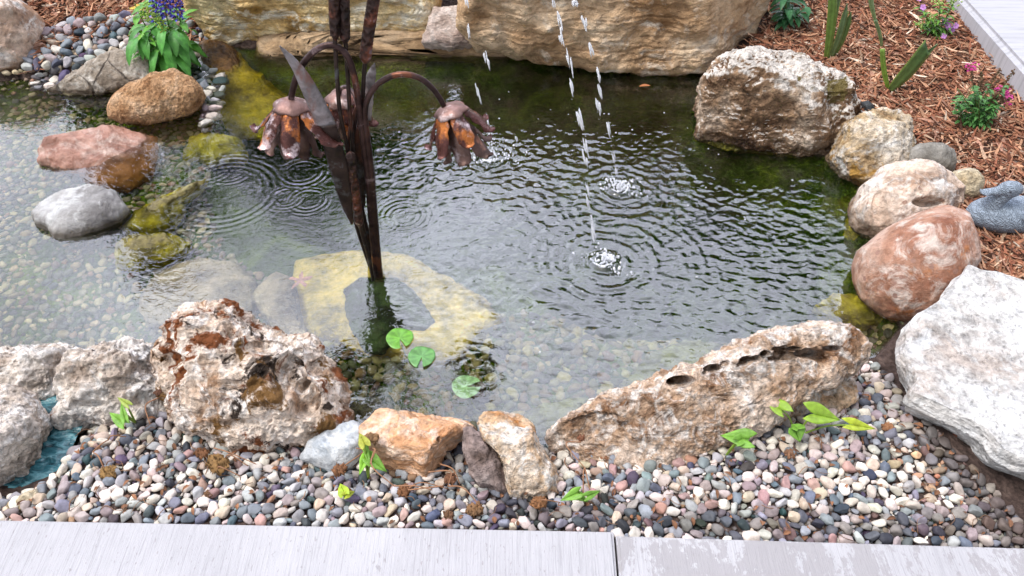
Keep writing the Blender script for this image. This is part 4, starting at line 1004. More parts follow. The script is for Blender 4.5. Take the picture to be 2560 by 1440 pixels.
def pebble_verts(n, sub, radii, rs, flat=(0.45, 0.85), lumpy=0.16, elong=(0.62, 1.0)):
    """n stones; returns (n, nv, 3) centred vertices"""
    U, F = ico(sub)
    V = np.repeat(U[None], n, 0)
    V = np.sign(V) * np.abs(V) ** rs.uniform(0.78, 1.0, (n, 1, 1))
    sh = rs.normal(size=(n, 7, 3)); sh /= np.linalg.norm(sh, axis=2, keepdims=True)
    for k in range(7):
        d = np.einsum('nvk,nk->nv', V, sh[:, k]); h = rs.uniform(0.55, 0.95, (n, 1))
        V = V - (np.maximum(d - h, 0) * 0.9)[:, :, None] * sh[:, k][:, None, :]
    off = rs.uniform(0, 50, (n, 1, 3))
    nz = fbm((V * 1.6 + off).reshape(-1, 3), 77, 2).reshape(n, -1)
    V = V * (1 + lumpy * nz)[:, :, None]
    s = np.stack([rs.uniform(1.0, 1.25, n), rs.uniform(*elong, n), rs.uniform(*flat, n)], 1) * radii[:, None]
    V = V * s[:, None, :]
    def rot(V, a, i, j):
        c_, s_ = np.cos(a)[:, None], np.sin(a)[:, None]; W = V.copy()
        W[:, :, i] = c_ * V[:, :, i] - s_ * V[:, :, j]; W[:, :, j] = s_ * V[:, :, i] + c_ * V[:, :, j]; return W
    V = rot(V, rs.normal(0, 0.35, n), 0, 2); V = rot(V, rs.normal(0, 0.35, n), 1, 2); V = rot(V, rs.uniform(0, 6.28, n), 0, 1)
    return V, F
def palette(n, rs, w=PW):
    k = rs.choice(len(PAL), n, p=w); base = np.array([PAL[i][1] for i in k])
    base = base * 0.85 + base.mean(1, keepdims=True) * 0.15
    return k, np.clip(base * rs.uniform(0.68, 1.15, (n, 1)) + rs.normal(0, 0.012, (n, 3)), 0.02, 0.85)
def scatter(poly, rmin, rmax, tries, over, seed, sub, zoff=0.25, tint=None, flat=(0.45, 0.85), w=PW, zfun=None):
    st = pack(poly, rmin, rmax, tries, over, seed); rs = np.random.default_rng(seed + 1)
    V, F = pebble_verts(len(st), sub, st[:, 2], rs, flat)
    k, col = palette(len(st), rs, w)
    if tint is not None: col = col * np.array(tint)
    z = (zfun or terrain_z)(st[:, 0], st[:, 1]) + st[:, 2] * zoff + rs.uniform(-0.002, 0.004, len(st))
    ctr = np.concatenate([st[:, :2], z[:, None]], 1)
    return V + ctr[:, None, :], F, k, col, ctr, st[:, 2]
def stuff(name, label, cat, parts):
    Vs, Fs, Cs, b0 = [], [], [], 0
    for V, F, col in parts:
        n, nv = V.shape[:2]
        Vs.append(V.reshape(-1, 3)); Cs.append(np.repeat(col, nv, 0)); Fs.append((F[None] + (np.arange(n) * nv)[:, None, None]).reshape(-1, 3) + b0); b0 += n * nv
    o = mesh_np(name, np.concatenate(Vs), np.concatenate(Fs), M_PEB, col=np.concatenate(Cs), origin=(0, 0, 0))
    tag(o, label, cat, kind='stuff'); return o

BED = [P(x, y, 0.06)[:2] for x, y in [(-160, 1245), (60, 1250), (120, 1228), (168, 1180), (186, 1100), (180, 1030), (420, 1000), (560, 1060), (700, 1080), (880, 1060), (1150, 1060), (1350, 1100),
       (1500, 1110), (1750, 1070), (1930, 1000), (2060, 930), (2130, 880), (2190, 885), (2235, 940), (2250, 1000), (2330, 1110), (2440, 1230), (2560, 1350), (2600, 1390), (1540, 1372), (1530, 1346), (0, 1322), (-160, 1320)]]
yl = lambda X: FRONT0[1] + (FRONT1[1] - FRONT0[1]) * (X - FRONT0[0]) / (FRONT1[0] - FRONT0[0])
V1, F1, K1, C1, CT1, R1 = scatter(BED, 0.0046, 0.0150, 190000, 0.78, 31, 3, 0.55)
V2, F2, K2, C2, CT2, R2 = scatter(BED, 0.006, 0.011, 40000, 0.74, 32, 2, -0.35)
# stones coloured darker in a loose band towards the lower right
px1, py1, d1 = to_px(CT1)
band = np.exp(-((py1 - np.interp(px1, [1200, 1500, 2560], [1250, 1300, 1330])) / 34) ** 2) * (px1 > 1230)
darkened = rng.random(len(band)) < band * 0.95
C1[darkened] *= np.array([0.35, 0.34, 0.36])
warm = (np.hypot(px1 - 2300, (py1 - 1180) * 1.2) < 75) & (rng.random(len(px1)) < 0.4)
C1[warm] = np.clip(C1[warm] * np.array([1.1, 0.75, 0.5]), 0, 1)
PILE = [P(x, y, 0.04)[:2] for x, y in [(75, 150), (90, 118), (190, 78), (300, 68), (385, 60), (540, 75), (560, 120), (540, 260), (500, 300), (480, 200), (380, 170), (280, 140), (200, 180), (120, 205), (60, 190)]]
wp = PW.copy(); wp[[2, 3, 5, 9]] *= 2.2; wp /= wp.sum()
def zpile(x, y): return np.maximum(terrain_z(x, y), -0.03) + 0.012
V3, F3, K3, C3, CT3, R3 = scatter(PILE, 0.012, 0.028, 9000, 0.74, 33, 3, 0.3, w=wp, zfun=zpile)
V4, F4, K4, C4, CT4, R4 = scatter(PILE, 0.012, 0.022, 5000, 0.72, 34, 2, -0.5, w=wp, zfun=zpile)
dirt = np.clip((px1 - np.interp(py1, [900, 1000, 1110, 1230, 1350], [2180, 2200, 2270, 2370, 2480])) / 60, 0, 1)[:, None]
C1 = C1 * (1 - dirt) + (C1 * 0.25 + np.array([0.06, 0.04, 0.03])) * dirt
# the 300 stones that show largest, each on its own
def zone(px, py, bed):
    if not bed: return 'in the dark pebble pile by the red mulch, upper left'
    if px < 430: return 'in the gravel below the white boulders, lower left'
    if px < 760: return 'in the gravel below the rust-stained boulder'
    if px < 1170: return 'in the gravel below the orange rock'
    if px < 1420: return 'in the gravel around the upright white and orange rock'
    if px < 1900: return 'in the gravel below the long porous rock'
    return 'in the gravel between the porous rock and the white slab'
cand = []
rocks_now = [o for o in SC.objects if o.type == 'MESH' and o.name.split('.')[0] in ('boulder', 'rock', 'porous_rock', 'stone', 'slate_wedge', 'flat_slab', 'flat_rock', 'rounded_rock', 'shelf_rock')]
bpy.context.view_layer.update()
from mathutils.bvhtree import BVHTree
bv = []
for o in rocks_now:
    bb = [o.location + Vector(c_) for c_ in o.bound_box]
    bv.append((BVHTree.FromPolygons([v.co[:] for v in o.data.vertices], [p_.vertices[:] for p_ in o.data.polygons]), np.array(o.location), np.array([min(b_[k] for b_ in bb) for k in range(3)]), np.array([max(b_[k] for b_ in bb) for k in range(3)])))
def hidden(c):
    o = np.array([0, 0, H]); d = c - o; L = np.linalg.norm(d); d = d / L
    for tr, loc, lo, hi in bv:
        h = tr.ray_cast(Vector(o - loc), Vector(d), L - 0.004)
        if h[0] is not None: return True
    return False
def inside_rock(c):
    for tr, loc, lo, hi in bv:
        if (c > lo).all() and (c < hi).all():
            h = tr.ray_cast(Vector(c - loc), Vector((0, 0.01, 1)), 5.0)
            if h[0] is not None and h[1].z > 0: return True
    return False
for si, (CT, R, bed) in enumerate(((CT1, R1, True), (CT3, R3, False))):
    x, y, d = to_px(CT); s = R / d * FPX
    for i in np.argsort(-s):
        if 0 < x[i] < 2560 and 0 < y[i] < 1440: cand.append((s[i], si, i, x[i], y[i]))
cand.sort(reverse=True)
solo = {0: set(), 1: set()}; cnt = 0
for s, si, i, x, y in cand:
    if cnt >= 298: break
    CT = (CT1, CT3)[si]
    if hidden(CT[i]) or (si == 1 and CT[i][2] < 0.0): continue
    V, F, K, C, R = ((V1, F1, K1, C1, R1), (V3, F3, K3, C3, R3))[si]
    lab = '%s river pebble %s' % (PAL[K[i]][0] if not (si == 0 and (darkened[i] or warm[i])) else ('damp dark' if darkened[i] else 'rusty brown'), zone(x, y, si == 0))
    o = mesh_np('pebble', V[i], F, M_PEB, col=np.repeat(C[i][None], V.shape[1], 0))
    tag(o, lab, 'pebble', lab.replace('pebble', 'pebbles')); solo[si].add(int(i)); cnt += 1
k1 = np.array([i for i in range(len(V1)) if i not in solo[0]]); k3 = np.array([i for i in range(len(V3)) if i not in solo[1]])
# stones that lie on rocks or sand in places
stuff('gravel', 'mixed river pebbles filling the bed between the front rocks and the concrete', 'gravel', [(V1[k1], F1, C1[k1]), (V2, F2, C2 * 0.45)])  # lower layer darkened in colour to deepen the shade between stones
stuff('pebbles', 'wet dark pebbles of the pile by the red mulch, upper left', 'pebbles', [(V3[k3], F3, C3[k3]), (V4, F4, C4 * 0.4)])  # lower layer of the pile coloured darker, as shade in its gaps
# under water: the left shelf and the front shelf
SH1 = [P(x, y, -0.1)[:2] for x, y in [(-560, 170), (560, 120), (560, 300), (520, 500), (560, 640), (760, 760), (860, 1000), (520, 1000), (380, 960), (-560, 960)]]
SH2 = [P(x, y, -0.1)[:2] for x, y in [(820, 860), (1250, 800), (1500, 780), (1900, 800), (2150, 780), (2230, 860), (2150, 930), (1900, 1000), (1500, 1120), (1100, 1130), (860, 1100)]]
wu = PW.copy(); wu[[6, 7, 4]] *= 2.0; wu[9] *= 0.3; wu /= wu.sum()
V5, F5, K5, C5, *_ = scatter(SH1, 0.008, 0.018, 50000, 0.76, 35, 2, 0.15, tint=(0.80, 0.72, 0.55), w=wu)
V6, F6, K6, C6, *_ = scatter(SH2, 0.009, 0.020, 26000, 0.76, 36, 2, 0.15, tint=(0.55, 0.52, 0.26), w=wu)
stuff('sunken_pebbles', 'pebbles covering the shallow left shelf under the water', 'pebbles', [(V5, F5, C5)])
stuff('sunken_pebbles', 'yellow-green pebbles on the front shelf under the water', 'pebbles', [(V6, F6, C6)])

# ------------------------------------------------------------------ mulch
t = NT('shredded_bark')
vc = t.n('VertexColor'); vc.layer_name = 'col'
co = t.coord('Object')
c = t.mix(1.0, vc.outputs['Color'], t.ramp(t.noise(co, 160, 4, 0.7), [(0.3, 0.5), (0.5, 1.0), (0.7, 1.25)]), 'MULTIPLY')
M_CHIP = t.finish(c, 0.9, t.bump(t.noise(co, 300, 3, 0.7), 0.6, 0.002), spec=0.15)
def mulch(name, label, poly, n, seed, hi_n):
    rs = np.random.default_rng(seed); poly = np.array(poly); lo, hi = poly.min(0), poly.max(0)
    p = lo + (hi - lo) * rs.random((int(n * 2.2), 2)); sdv = poly_sd(p[:, 0], p[:, 1], poly); p = p[sdv > 0][:n]; n = len(p)
    L = (0.014 + 0.055 * rs.random(n) ** 1.7); W = rs.uniform(0.0018, 0.0055, n) * (1 + (rs.random(n) < 0.08) * 1.2); T = rs.uniform(0.0008, 0.002, n)
    a = rs.uniform(0, 2 * math.pi, n) * 0.9 + 0.3; tl = rs.normal(0, 0.22, n); bend = rs.normal(0, 0.10, n)
    seg = 4; V = np.zeros((n, seg * 4, 3))
    d = np.stack([np.cos(a) * np.cos(tl), np.sin(a) * np.cos(tl), np.sin(tl)], 1)
    w = np.stack([-np.sin(a), np.cos(a), rs.normal(0, 0.5, n)], 1); w /= np.linalg.norm(w, axis=1, keepdims=True)
    m = np.cross(d, w)
    z = terrain_z(p[:, 0], p[:, 1]) + 0.004 + 0.020 * rs.random(n)
    C = np.stack([p[:, 0], p[:, 1], z], 1)
    for s in range(seg):
        q = s / (seg - 1) * 2 - 1; ws = [0.35, 1, 0.9, 0.25][s]
        jw = rs.uniform(0.75, 1.2, n)
        cc_ = C + d * (q * L)[:, None] + w * (bend * L * q * q)[:, None] + m * (rs.normal(0, 0.06, n) * L * q * q)[:, None]
        for k, (sw, st_) in enumerate(((1, 1), (1, -1), (-1, -1), (-1, 1))):
            V[:, s * 4 + k] = cc_ + w * (sw * W * ws * jw)[:, None] + m * (st_ * T * 0.7)[:, None]
    Fq = [(s * 4 + k, s * 4 + (k + 1) % 4, s * 4 + 4 + (k + 1) % 4, s * 4 + 4 + k) for s in range(seg - 1) for k in range(4)] + [(3, 2, 1, 0), (12, 13, 14, 15)]
    Fq = np.array(Fq); Fa = (Fq[None] + (np.arange(n) * seg * 4)[:, None, None]).reshape(-1, 4)
    pal = np.array([(0.42, 0.19, 0.11), (0.28, 0.11, 0.065), (0.56, 0.31, 0.19), (0.66, 0.44, 0.30), (0.10, 0.05, 0.035), (0.44, 0.24, 0.17), (0.72, 0.58, 0.46)])
    k = rs.choice(7, n, p=[.26, .22, .18, .09, .12, .10, .03]); col = np.clip(pal[k] * rs.uniform(0.42, 1.15, (n, 1)), 0, 1)
    o = mesh_np(name, V.reshape(-1, 3), Fa, M_CHIP, col=np.repeat(col, seg * 4, 0), origin=(0, 0, 0), smooth=False)
    tag(o, label, 'mulch', kind='stuff')
mulch('mulch', 'shredded red-brown bark mulch covering the right bank around the plants', [P(x, y, 0.1)[:2] for x, y in [(1820, -160), (2390, -160), (2420, 0), (2570, 165), (2700, 300), (2800, 760), (2560, 700), (2440, 680), (2410, 640), (2360, 520), (2280, 360), (2100, 240), (2020, 150), (1850, 130), (1930, 40)]], 24000, 41, 0)
mulch('mulch', 'shredded red-brown bark mulch behind the dark pebble pile, upper left', [P(x, y, 0.08)[:2] for x, y in [(-200, -200), (460, -200), (470, 20), (540, 80), (480, 110), (380, 82), (300, 76), (200, 92), (100, 128), (85, 165), (60, 120), (30, 0)]], 9000, 42, 0)
# ------------------------------------------------------------------ plants
def leaf_mat(name, trans=0.25, rough=0.45, vein=True):
    t = NT(name)
    vc = t.n('VertexColor'); vc.layer_name = 'col'
    co = t.coord('Object')
    n = t.noise(co, 60, 4, 0.6)
    c = t.mix(1.0, vc.outputs['Color'], t.ramp(n, [(0.3, 0.7), (0.7, 1.25)]), 'MULTIPLY')
    return t.finish(c, rough, t.bump(n, 0.35, 0.004), spec=0.45, trans=trans)
M_LEAF = leaf_mat('green_leaf')
M_LEAF_GLOSS = leaf_mat('glossy_green_leaf', 0.15, 0.3)
M_PETAL = leaf_mat('flower_petal', 0.3, 0.6)
M_DRY = leaf_mat('dry_leaf', 0.15, 0.8)
def leaf(mb, base, d, L, W, col, droop=0.3, fold=0.25, nrm=(0, 0, 1), shape=(0.15, 0.6, 0.95, 1.0, 0.85, 0.5, 0.05), seg=7, wave=0.0, twist=0.0):
    """single leaf blade folded along its midrib"""
    base = np.array(base, float); d = np.array(d, float); d /= np.linalg.norm(d); up = np.array(nrm, float)
    pts = []; cur = base.copy(); dd = d.copy()
    for i in range(seg):
        pts.append(cur.copy()); cur = cur + dd * L / (seg - 1)
        dd = dd + np.array([0, 0, -1.0]) * droop / (seg - 1) * 1.6; dd /= np.linalg.norm(dd)
    pts = np.array(pts); T = np.gradient(pts, axis=0); T /= np.linalg.norm(T, axis=1, keepdims=True)
    ws = np.interp(np.linspace(0, 1, seg), np.linspace(0, 1, len(shape)), shape) * W / 2
    V = []; C = []; col = np.array(col, float)
    for i in range(seg):
        s = np.cross(T[i], up); ln = np.linalg.norm(s); s = s / ln if ln > 1e-3 else RGT
        n_ = np.cross(s, T[i])
        wv = wave * math.sin(i * 2.3 + base[0] * 90) * W
        for k, x in enumerate((-1, -0.5, 0, 0.5, 1)):
            V.append(pts[i] + s * ws[i] * x + n_ * (fold * ws[i] * abs(x) + wv * abs(x) * (1 if x > 0 else -0.6)))
            C.append(col * (1.22 if k == 2 else (0.95 if i % 2 else 1.05)))
    F = [(i * 5 + k, i * 5 + k + 1, (i + 1) * 5 + k + 1, (i + 1) * 5 + k) for i in range(seg - 1) for k in range(4)]
    mb.add(V, F, np.clip(np.array(C), 0, 1))
def sph(mb, c, r, col, sub=1, s=(1, 1, 1)):
    U, F = ico(sub); mb.add(np.array(c) + U * r * np.array(s), F, col)
rp = random.Random(11)

# blue-flowered plant
base = P(432, 150, 0.03)
S = empty('flowering_plant', base, 'bushy green plant with blue flower spikes drooping over the orange-tan rock', 'plant')
fo, stm, fl = MB(), MB(), MB()
for si, (dx, dy, hh) in enumerate([(-0.075, 0.0, 0.24), (-0.02, 0.02, 0.28), (0.035, 0.0, 0.24), (0.075, 0.03, 0.20), (-0.045, -0.07, 0.16), (0.03, -0.07, 0.15), (0.0, -0.03, 0.22), (0.085, -0.03, 0.12), (-0.03, -0.10, 0.10)]):
    pth = curve([base + np.array([dx * .3, dy * .3, -0.02]), base + np.array([dx * .8, dy * .8, hh * .55]), base + np.array([dx, dy, hh])], 14)
    tube(stm, pth, [0.0035, 0.002], 6, (0.13, 0.26, 0.04))
    for k in range(15):
        q = 0.16 + 0.82 * k / 14; b_ = pth[int(q * (len(pth) - 1))]
        a = rp.uniform(0, 6.28); up = 0.25 if q > .6 else -0.1
        L = (0.11 if q < .6 else 0.085 if q < .85 else 0.05) * rp.uniform(0.8, 1.15)
        yg = max(0, q - .7) * 1.6
        g = rp.uniform(0.8, 1.25); colr = (0.10 * g + 0.18 * yg, 0.31 * g + 0.18 * yg, 0.045)
        leaf(fo, b_, (math.cos(a), math.sin(a) - 0.35, up + rp.uniform(-.2, .3)), L, L * 0.36, colr, droop=1.0 if q < .7 else 0.5, fold=0.2, wave=0.03)
for k in range(26):                                         # long lower leaves hanging over the rock
    a = rp.uniform(-2.7, -0.4); b_ = base + np.array([rp.uniform(-.06, .07), rp.uniform(-.09, .0), rp.uniform(0.06, 0.17)])
    g = rp.uniform(0.8, 1.3)
    leaf(fo, b_, (math.cos(a) * 0.7, math.sin(a), 0.05), rp.uniform(0.10, 0.145), rp.uniform(0.032, 0.046), (0.085 * g, 0.30 * g, 0.05 * g), droop=1.3, fold=0.18, wave=0.03)
for (px, py, tx, ty) in [(395, 60, 385, -50), (415, 40, 415, -60), (445, 48, 432, -60)]:
    b0, b1 = PY(px, py, 2.80), PY(tx, ty, 2.82)
    tube(stm, np.array([b0, b1]), 0.002, 6, (0.10, 0.2, 0.05))
    for k in range(60):
        q = k / 59; c0 = b0 + (b1 - b0) * q; a = k * 2.4; r = 0.017 * (1 - 0.5 * q)
        cc_ = c0 + np.array([math.cos(a) * r, math.sin(a) * r, 0]); g = rp.uniform(.7, 1.3)
        leaf(fl, cc_, (math.cos(a), math.sin(a), 0.3), 0.016, 0.010, (0.09 * g, 0.09 * g, 0.55 * g), droop=0.8, fold=0.4, seg=4)
        sph(fl, cc_, 0.0048, (0.10 * g, 0.07 * g, 0.38 * g))
for (px, py) in [(372, 28), (392, 45), (366, 45), (405, 62)]:
    c0 = PY(px, py, 2.76)
    for k in range(26):
        sph(fl, c0 + np.array([rp.gauss(0, .008), rp.gauss(0, .008), rp.gauss(0, .014)]), 0.004, (0.38, 0.55, 0.10))
fo.build('foliage', M_LEAF, S); stm.build('stem', M_LEAF, S, ); fl.build('flower_spikes', M_PETAL, S)

# dark green plant at the right end of the wall
base = P(1965, 62, 0.10)
S = empty('leafy_plant', base, 'low dark green leafy plant at the right end of the tan wall block', 'plant')
fo, stm = MB(), MB()
for k in range(6):
    a = rp.uniform(0, 6.28); tip = base + np.array([math.cos(a) * .06, math.sin(a) * .06, rp.uniform(.08, .2)])
    tube(stm, np.array([base, tip]), 0.002, 6, (0.1, 0.18, 0.05))
    for j in range(10):
        q = rp.uniform(0.1, 1); an = rp.uniform(0, 6.28); g = rp.uniform(.7, 1.3)
        leaf(fo, base + (tip - base) * q, (math.cos(an), math.sin(an) - .3, .3), rp.uniform(.05, .09), rp.uniform(.022, .034), (0.045 * g, 0.16 * g, 0.06 * g), droop=0.9, fold=.2)
fo.build('foliage', M_LEAF, S); stm.build('stem', M_LEAF, S)

# iris fans
def iris(label, bpx, blades, Yoff=0.0):
    b0 = P(bpx[0], bpx[1], 0.10); S = empty('iris_plant', b0, label, 'iris', 'irises growing in the right mulch')
    for k, (bx, by, tx, ty, w, cut, colr) in enumerate(blades):
        Yb = b0[1] + 0.004 * k; A = PY(bx, by, Yb); B = PY(tx, ty, Yb + 0.01 * (k % 2)); n = 16
        dpt = (A - np.array([0, 0, H])) @ FWD; W = w * dpt / FPX
        prof = [0.55, 0.8, 1.0, 1.0, 0.95, 0.75, 0.06] if not cut else [0.5, 0.8, 0.95, 1.0, 1.0, 1.0, 0.95]
        mb = MB(); V = []; C = []
        ax = B - A; L = np.linalg.norm(ax); ax /= L; sdir = np.cross(ax, np.array([0, 1, 0.0])); sdir /= np.linalg.norm(sdir); nm = np.cross(sdir, ax)
        for side in (1, -1):
            for i in range(n):
                q = i / (n - 1); ww = np.interp(q, np.linspace(0, 1, 7), prof) * W / 2
                bow = 0.03 * L * math.sin(q * math.pi) * (1 if k % 2 else -1)
                for j, x in enumerate((-1, -.6, -.2, .2, .6, 1)):
                    sh = (x * 0.5 * W if cut and i == n - 1 else 0)
                    V.append(A + ax * (q * L + sh * cut) + sdir * (ww * x + bow) + nm * (side * 0.0016 * (1 - abs(x) * .8) + 0.002 * math.sin(x * 4)))
                    base_c = np.array(colr) * (1 + 0.18 * math.cos(j * 3.1)); edge = np.array((0.30, 0.42, 0.08))
                    C.append(base_c * (1 - 0.6 * (abs(x) == 1)) + edge * 0.6 * (abs(x) == 1) + np.array((0.05, 0.05, 0)) * (1 - q))
        o_ = n * 6; F = []
        for i in range(n - 1):
            for j in range(5):
                a = i * 6 + j; F.append((a, a + 1, a + 7, a + 6)); F.append((o_ + a, o_ + a + 6, o_ + a + 7, o_ + a + 1))
            a = i * 6; F.append((a, a + 6, o_ + a + 6, o_ + a)); a += 5; F.append((a, o_ + a, o_ + a + 6, a + 6))
        for j in range(5): a = (n - 1) * 6 + j; F.append((a, a + 1, o_ + a + 1, o_ + a))
        mb.add(V, F, C); mb.build('blade', M_LEAF_GLOSS, S)
G1, G2, G3 = (0.13, 0.24, 0.06), (0.12, 0.20, 0.10), (0.09, 0.17, 0.06)
iris('iris fan with five upright blades behind the white-crusted boulder', (2075, 145),
     [(2065, 148, 2080, -110, 22, 0, G1), (2070, 148, 2108, -60, 22, 0, G2), (2076, 148, 2118, 8, 18, 0, G2), (2080, 146, 2122, 28, 12, 0, (0.24, 0.36, 0.08)), (2082, 144, 2128, 30, 20, 0, G3)])
iris('small iris with one wide cut blade, in the middle of the right mulch', (2232, 225),
     [(2226, 225, 2318, 118, 40, 0.7, G3), (2240, 215, 2344, 110, 18, 0, G3), (2232, 222, 2300, 120, 20, 0, (0.24, 0.38, 0.08)), (2222, 226, 2206, 122, 13, 0.2, (0.2, 0.34, 0.06))])
iris('tall thin grey-green iris blade arching up past the top edge', (2205, 125), [(2206, 128, 2188, 50, 9, 0.1, (0.18, 0.27, 0.14)), (2189, 55, 2170, -90, 12, 0, (0.18, 0.27, 0.14)), (2244, 170, 2150, 122, 8, 0, (0.24, 0.38, 0.08))])

# phlox-like plant with purple flowers
base = P(2335, 95, 0.11)
S = empty('flowering_plant', base, 'small plant with pale purple five-petalled flowers near the side path', 'plant')
fo, stm = MB(), MB()
heads = [(2298, 15, 2), (2350, 8, 0), (2385, 2, 0), (2375, 62, 6), (2362, 84, 3), (2330, 50, 0), (2300, 60, 0)]
for (px, py, nf) in heads:
    top = PY(px, py, base[1] - 0.02); pth = curve([base, (base + top) / 2 + np.array([0, -.01, .01]), top], 12); tube(stm, pth, 0.0018, 6, (0.16, 0.24, 0.06))
    for k in range(18):
        q = 0.2 + 0.8 * k / 18; an = k * 2.4; g = rp.uniform(.8, 1.3)
        b_ = pth[int(q * (len(pth) - 1))]
        leaf(fo, b_, (math.cos(an), math.sin(an), 0.35), 0.05 * (1.2 - q * .6), 0.013, (0.12 * g, 0.27 * g, 0.05), droop=0.7, fold=.25, shape=(0.3, 0.9, 1, 0.8, 0.5, 0.03))
    if nf == 0:
        for k in range(24): sph(fo, top + np.array([rp.gauss(0, .012), rp.gauss(0, .012), rp.gauss(0, .006)]), 0.004, (0.42, 0.58, 0.16))
for (px, py, nf) in heads:
    if not nf: continue
    top = PY(px, py, base[1] - 0.03); h_ = MB()
    for f_ in range(nf):
        c0 = top + (np.array([rp.gauss(0, .013), rp.gauss(0, .010), rp.gauss(0, .010)]) if nf > 1 else 0)
        for k in range(5):
            an = k / 5 * 6.283 + f_
            d_ = math.cos(an) * RGT + math.sin(an) * UPV
            leaf(h_, c0, d_ - FWD * 0.15, 0.0125, 0.011, (0.62, 0.30, 0.68), droop=0.1, fold=.1, nrm=-FWD, seg=5, shape=(.3, .9, 1, 1, .6))
        sph(h_, c0 - FWD * .001, 0.0018, (0.5, 0.12, 0.45))
    h_.build('flower_head', M_PETAL, S)
fo.build('foliage', M_LEAF, S); stm.build('stem', M_LEAF, S)

# plant with brown seed spikes and magenta flowers
base = P(2440, 305, 0.11)
S = empty('flowering_plant', base, 'clump of thin stems with brown seed spikes and a few magenta flowers, right edge', 'plant')
fo, stm, sp, mg = MB(), MB(), MB(), MB()
tips = [(2428, 170, 1), (2500, 222, 1), (2517, 235, 1), (2520, 250, 1)] + [(rp.uniform(2440, 2570), rp.uniform(170, 250), 0) for _ in range(16)] + [(rp.uniform(2380, 2450), rp.uniform(200, 260), 2) for _ in range(9)]
for (px, py, kind_) in tips:
    top = PY(px, py, base[1] + rp.uniform(-.03, .06)); b0 = base + np.array([rp.uniform(-.05, .05), rp.uniform(-.03, .03), -.01])
    pth = curve([b0, b0 * .45 + top * .55 + np.array([-.01, 0, .01]), top], 12); tube(stm, pth, [0.0016, 0.001], 5, (0.16, 0.20, 0.06))
    for k in range(16):
        q = 0.1 + 0.62 * k / 16; an = rp.uniform(0, 6.28); g = rp.uniform(.7, 1.3)
        leaf(fo, pth[int(q * (len(pth) - 1))], (math.cos(an), math.sin(an), 0.25), rp.uniform(.022, .036), 0.011, (0.10 * g, 0.26 * g, 0.07 * g), droop=0.6, fold=.2, seg=5)
    if kind_ < 2:
        a_, b_ = pth[int(0.70 * (len(pth) - 1))], pth[-1]
        for k in range(34):
            c0 = a_ + (b_ - a_) * k / 33 + np.array([rp.gauss(0, .0028)] * 1 + [rp.gauss(0, .0028), 0]); g = rp.uniform(.6, 1.4)
            sph(sp, c0, rp.uniform(.0022, .0036), (0.16 * g, 0.09 * g, 0.05 * g))
    if kind_ == 1:
        for k in range(30):
            an = rp.uniform(0, 6.28); c0 = top + np.array([rp.gauss(0, .006), rp.gauss(0, .006), rp.gauss(0, .008)])
            leaf(mg, c0, (math.cos(an), math.sin(an) - .3, .3), 0.010, 0.007, (0.62, 0.05, 0.30), droop=.5, fold=.2, seg=4)
fo.build('foliage', M_LEAF, S); stm.build('stem', M_LEAF, S); tag(sp.build('seed_spikes', M_DRY, S), kind='stuff'); mg.build('flowers', M_PETAL, S)

# arrow-leaved seedlings in the gravel
def arrow_leaf(mb, tip, tail, W, col, lift=0.15, seed=0):
    """arrowhead leaf from the stalk end 'tail' to 'tip' with two back lobes"""
    tip = np.array(tip); tail = np.array(tail); d = tip - tail; L = np.linalg.norm(d); d /= L
    up = np.array([0, -0.35, 1.0]); s = np.cross(d, up); s /= np.linalg.norm(s); n_ = np.cross(s, d)
    rows = [(-0.45, 0.24, 0.27), (-0.28, 0.12, 0.33), (-0.1, 0.02, 0.36), (0.08, 0.0, 0.35), (0.3, 0.0, 0.28), (0.52, 0, 0.20), (0.78, 0, 0.09), (1.0, 0, 0.003)]
    V = []; C = []
    for i, (q, inner, w) in enumerate(rows):
        for sd_ in (-1, 1):
            for k in range(4):
                x = inner + (w - inner) * k / 3
                V.append(tail + d * (q * L) + s * (sd_ * x * W) + n_ * (lift * W * x * 1.2 + 0.10 * W * math.sin(q * 5 + seed + sd_) * x - 0.08 * L * max(0, q - .4) ** 2))
                C.append(np.array(col) * (1.15 if k == 0 else 0.95 + 0.05 * k))
    F = []
    for i in range(len(rows) - 1):
        for h_ in (0, 4):
            for k in range(3):
                a = i * 8 + h_ + k; F.append((a, a + 1, a + 9, a + 8))
    mb.add(V, F, C)
YG, LG = (0.29, 0.46, 0.05), (0.20, 0.41, 0.055)
def seedling(label, root_px, leaves, stems=None, dry=()):
    b0 = P(root_px[0], root_px[1], 0.09); S = empty('seedling', b0, label, 'seedling', 'green seedlings sprouting in the gravel')
    st = MB()
    for k, (tx, ty, sx, sy, w, z, colr) in enumerate(leaves):
        tip, tail = P(tx, ty, z), P(sx, sy, z + 0.012); W = w * ((tip - np.array([0, 0, H])) @ FWD) / FPX
        mb = MB(); arrow_leaf(mb, tip, tail, W, colr, 0.3, k); lo = mb.build('leaf', M_LEAF, S)
        m_ = lo.modifiers.new('thickness', 'SOLIDIFY'); m_.thickness = 0.0008
        mid = (b0 + tail) / 2 + np.array([0, 0, 0.012]); tube(st, curve([b0 - np.array([0, 0, .01]), mid, tail], 12), [0.0026, 0.0016], 7, (0.28, 0.42, 0.06))
    st.build('stem', M_LEAF, S)
    return S
seedling('bright yellow-green seedling with four arrow leaves right of the porous rock', (1992, 1085), [(1905, 985, 1950, 1022, 60, .17, YG), (2102, 1050, 2035, 1035, 80, .15, YG), (2190, 1072, 2130, 1062, 45, .13, (0.46, 0.55, 0.05)), (2000, 1105, 1990, 1078, 62, .13, LG), (1978, 1060, 1995, 1072, 45, .14, LG)])
seedling('green seedling with one broad arrow leaf against the foot of the porous rock', (1812, 1140), [(1800, 1088, 1862, 1098, 70, .14, LG), (1885, 1082, 1850, 1100, 40, .14, LG)])
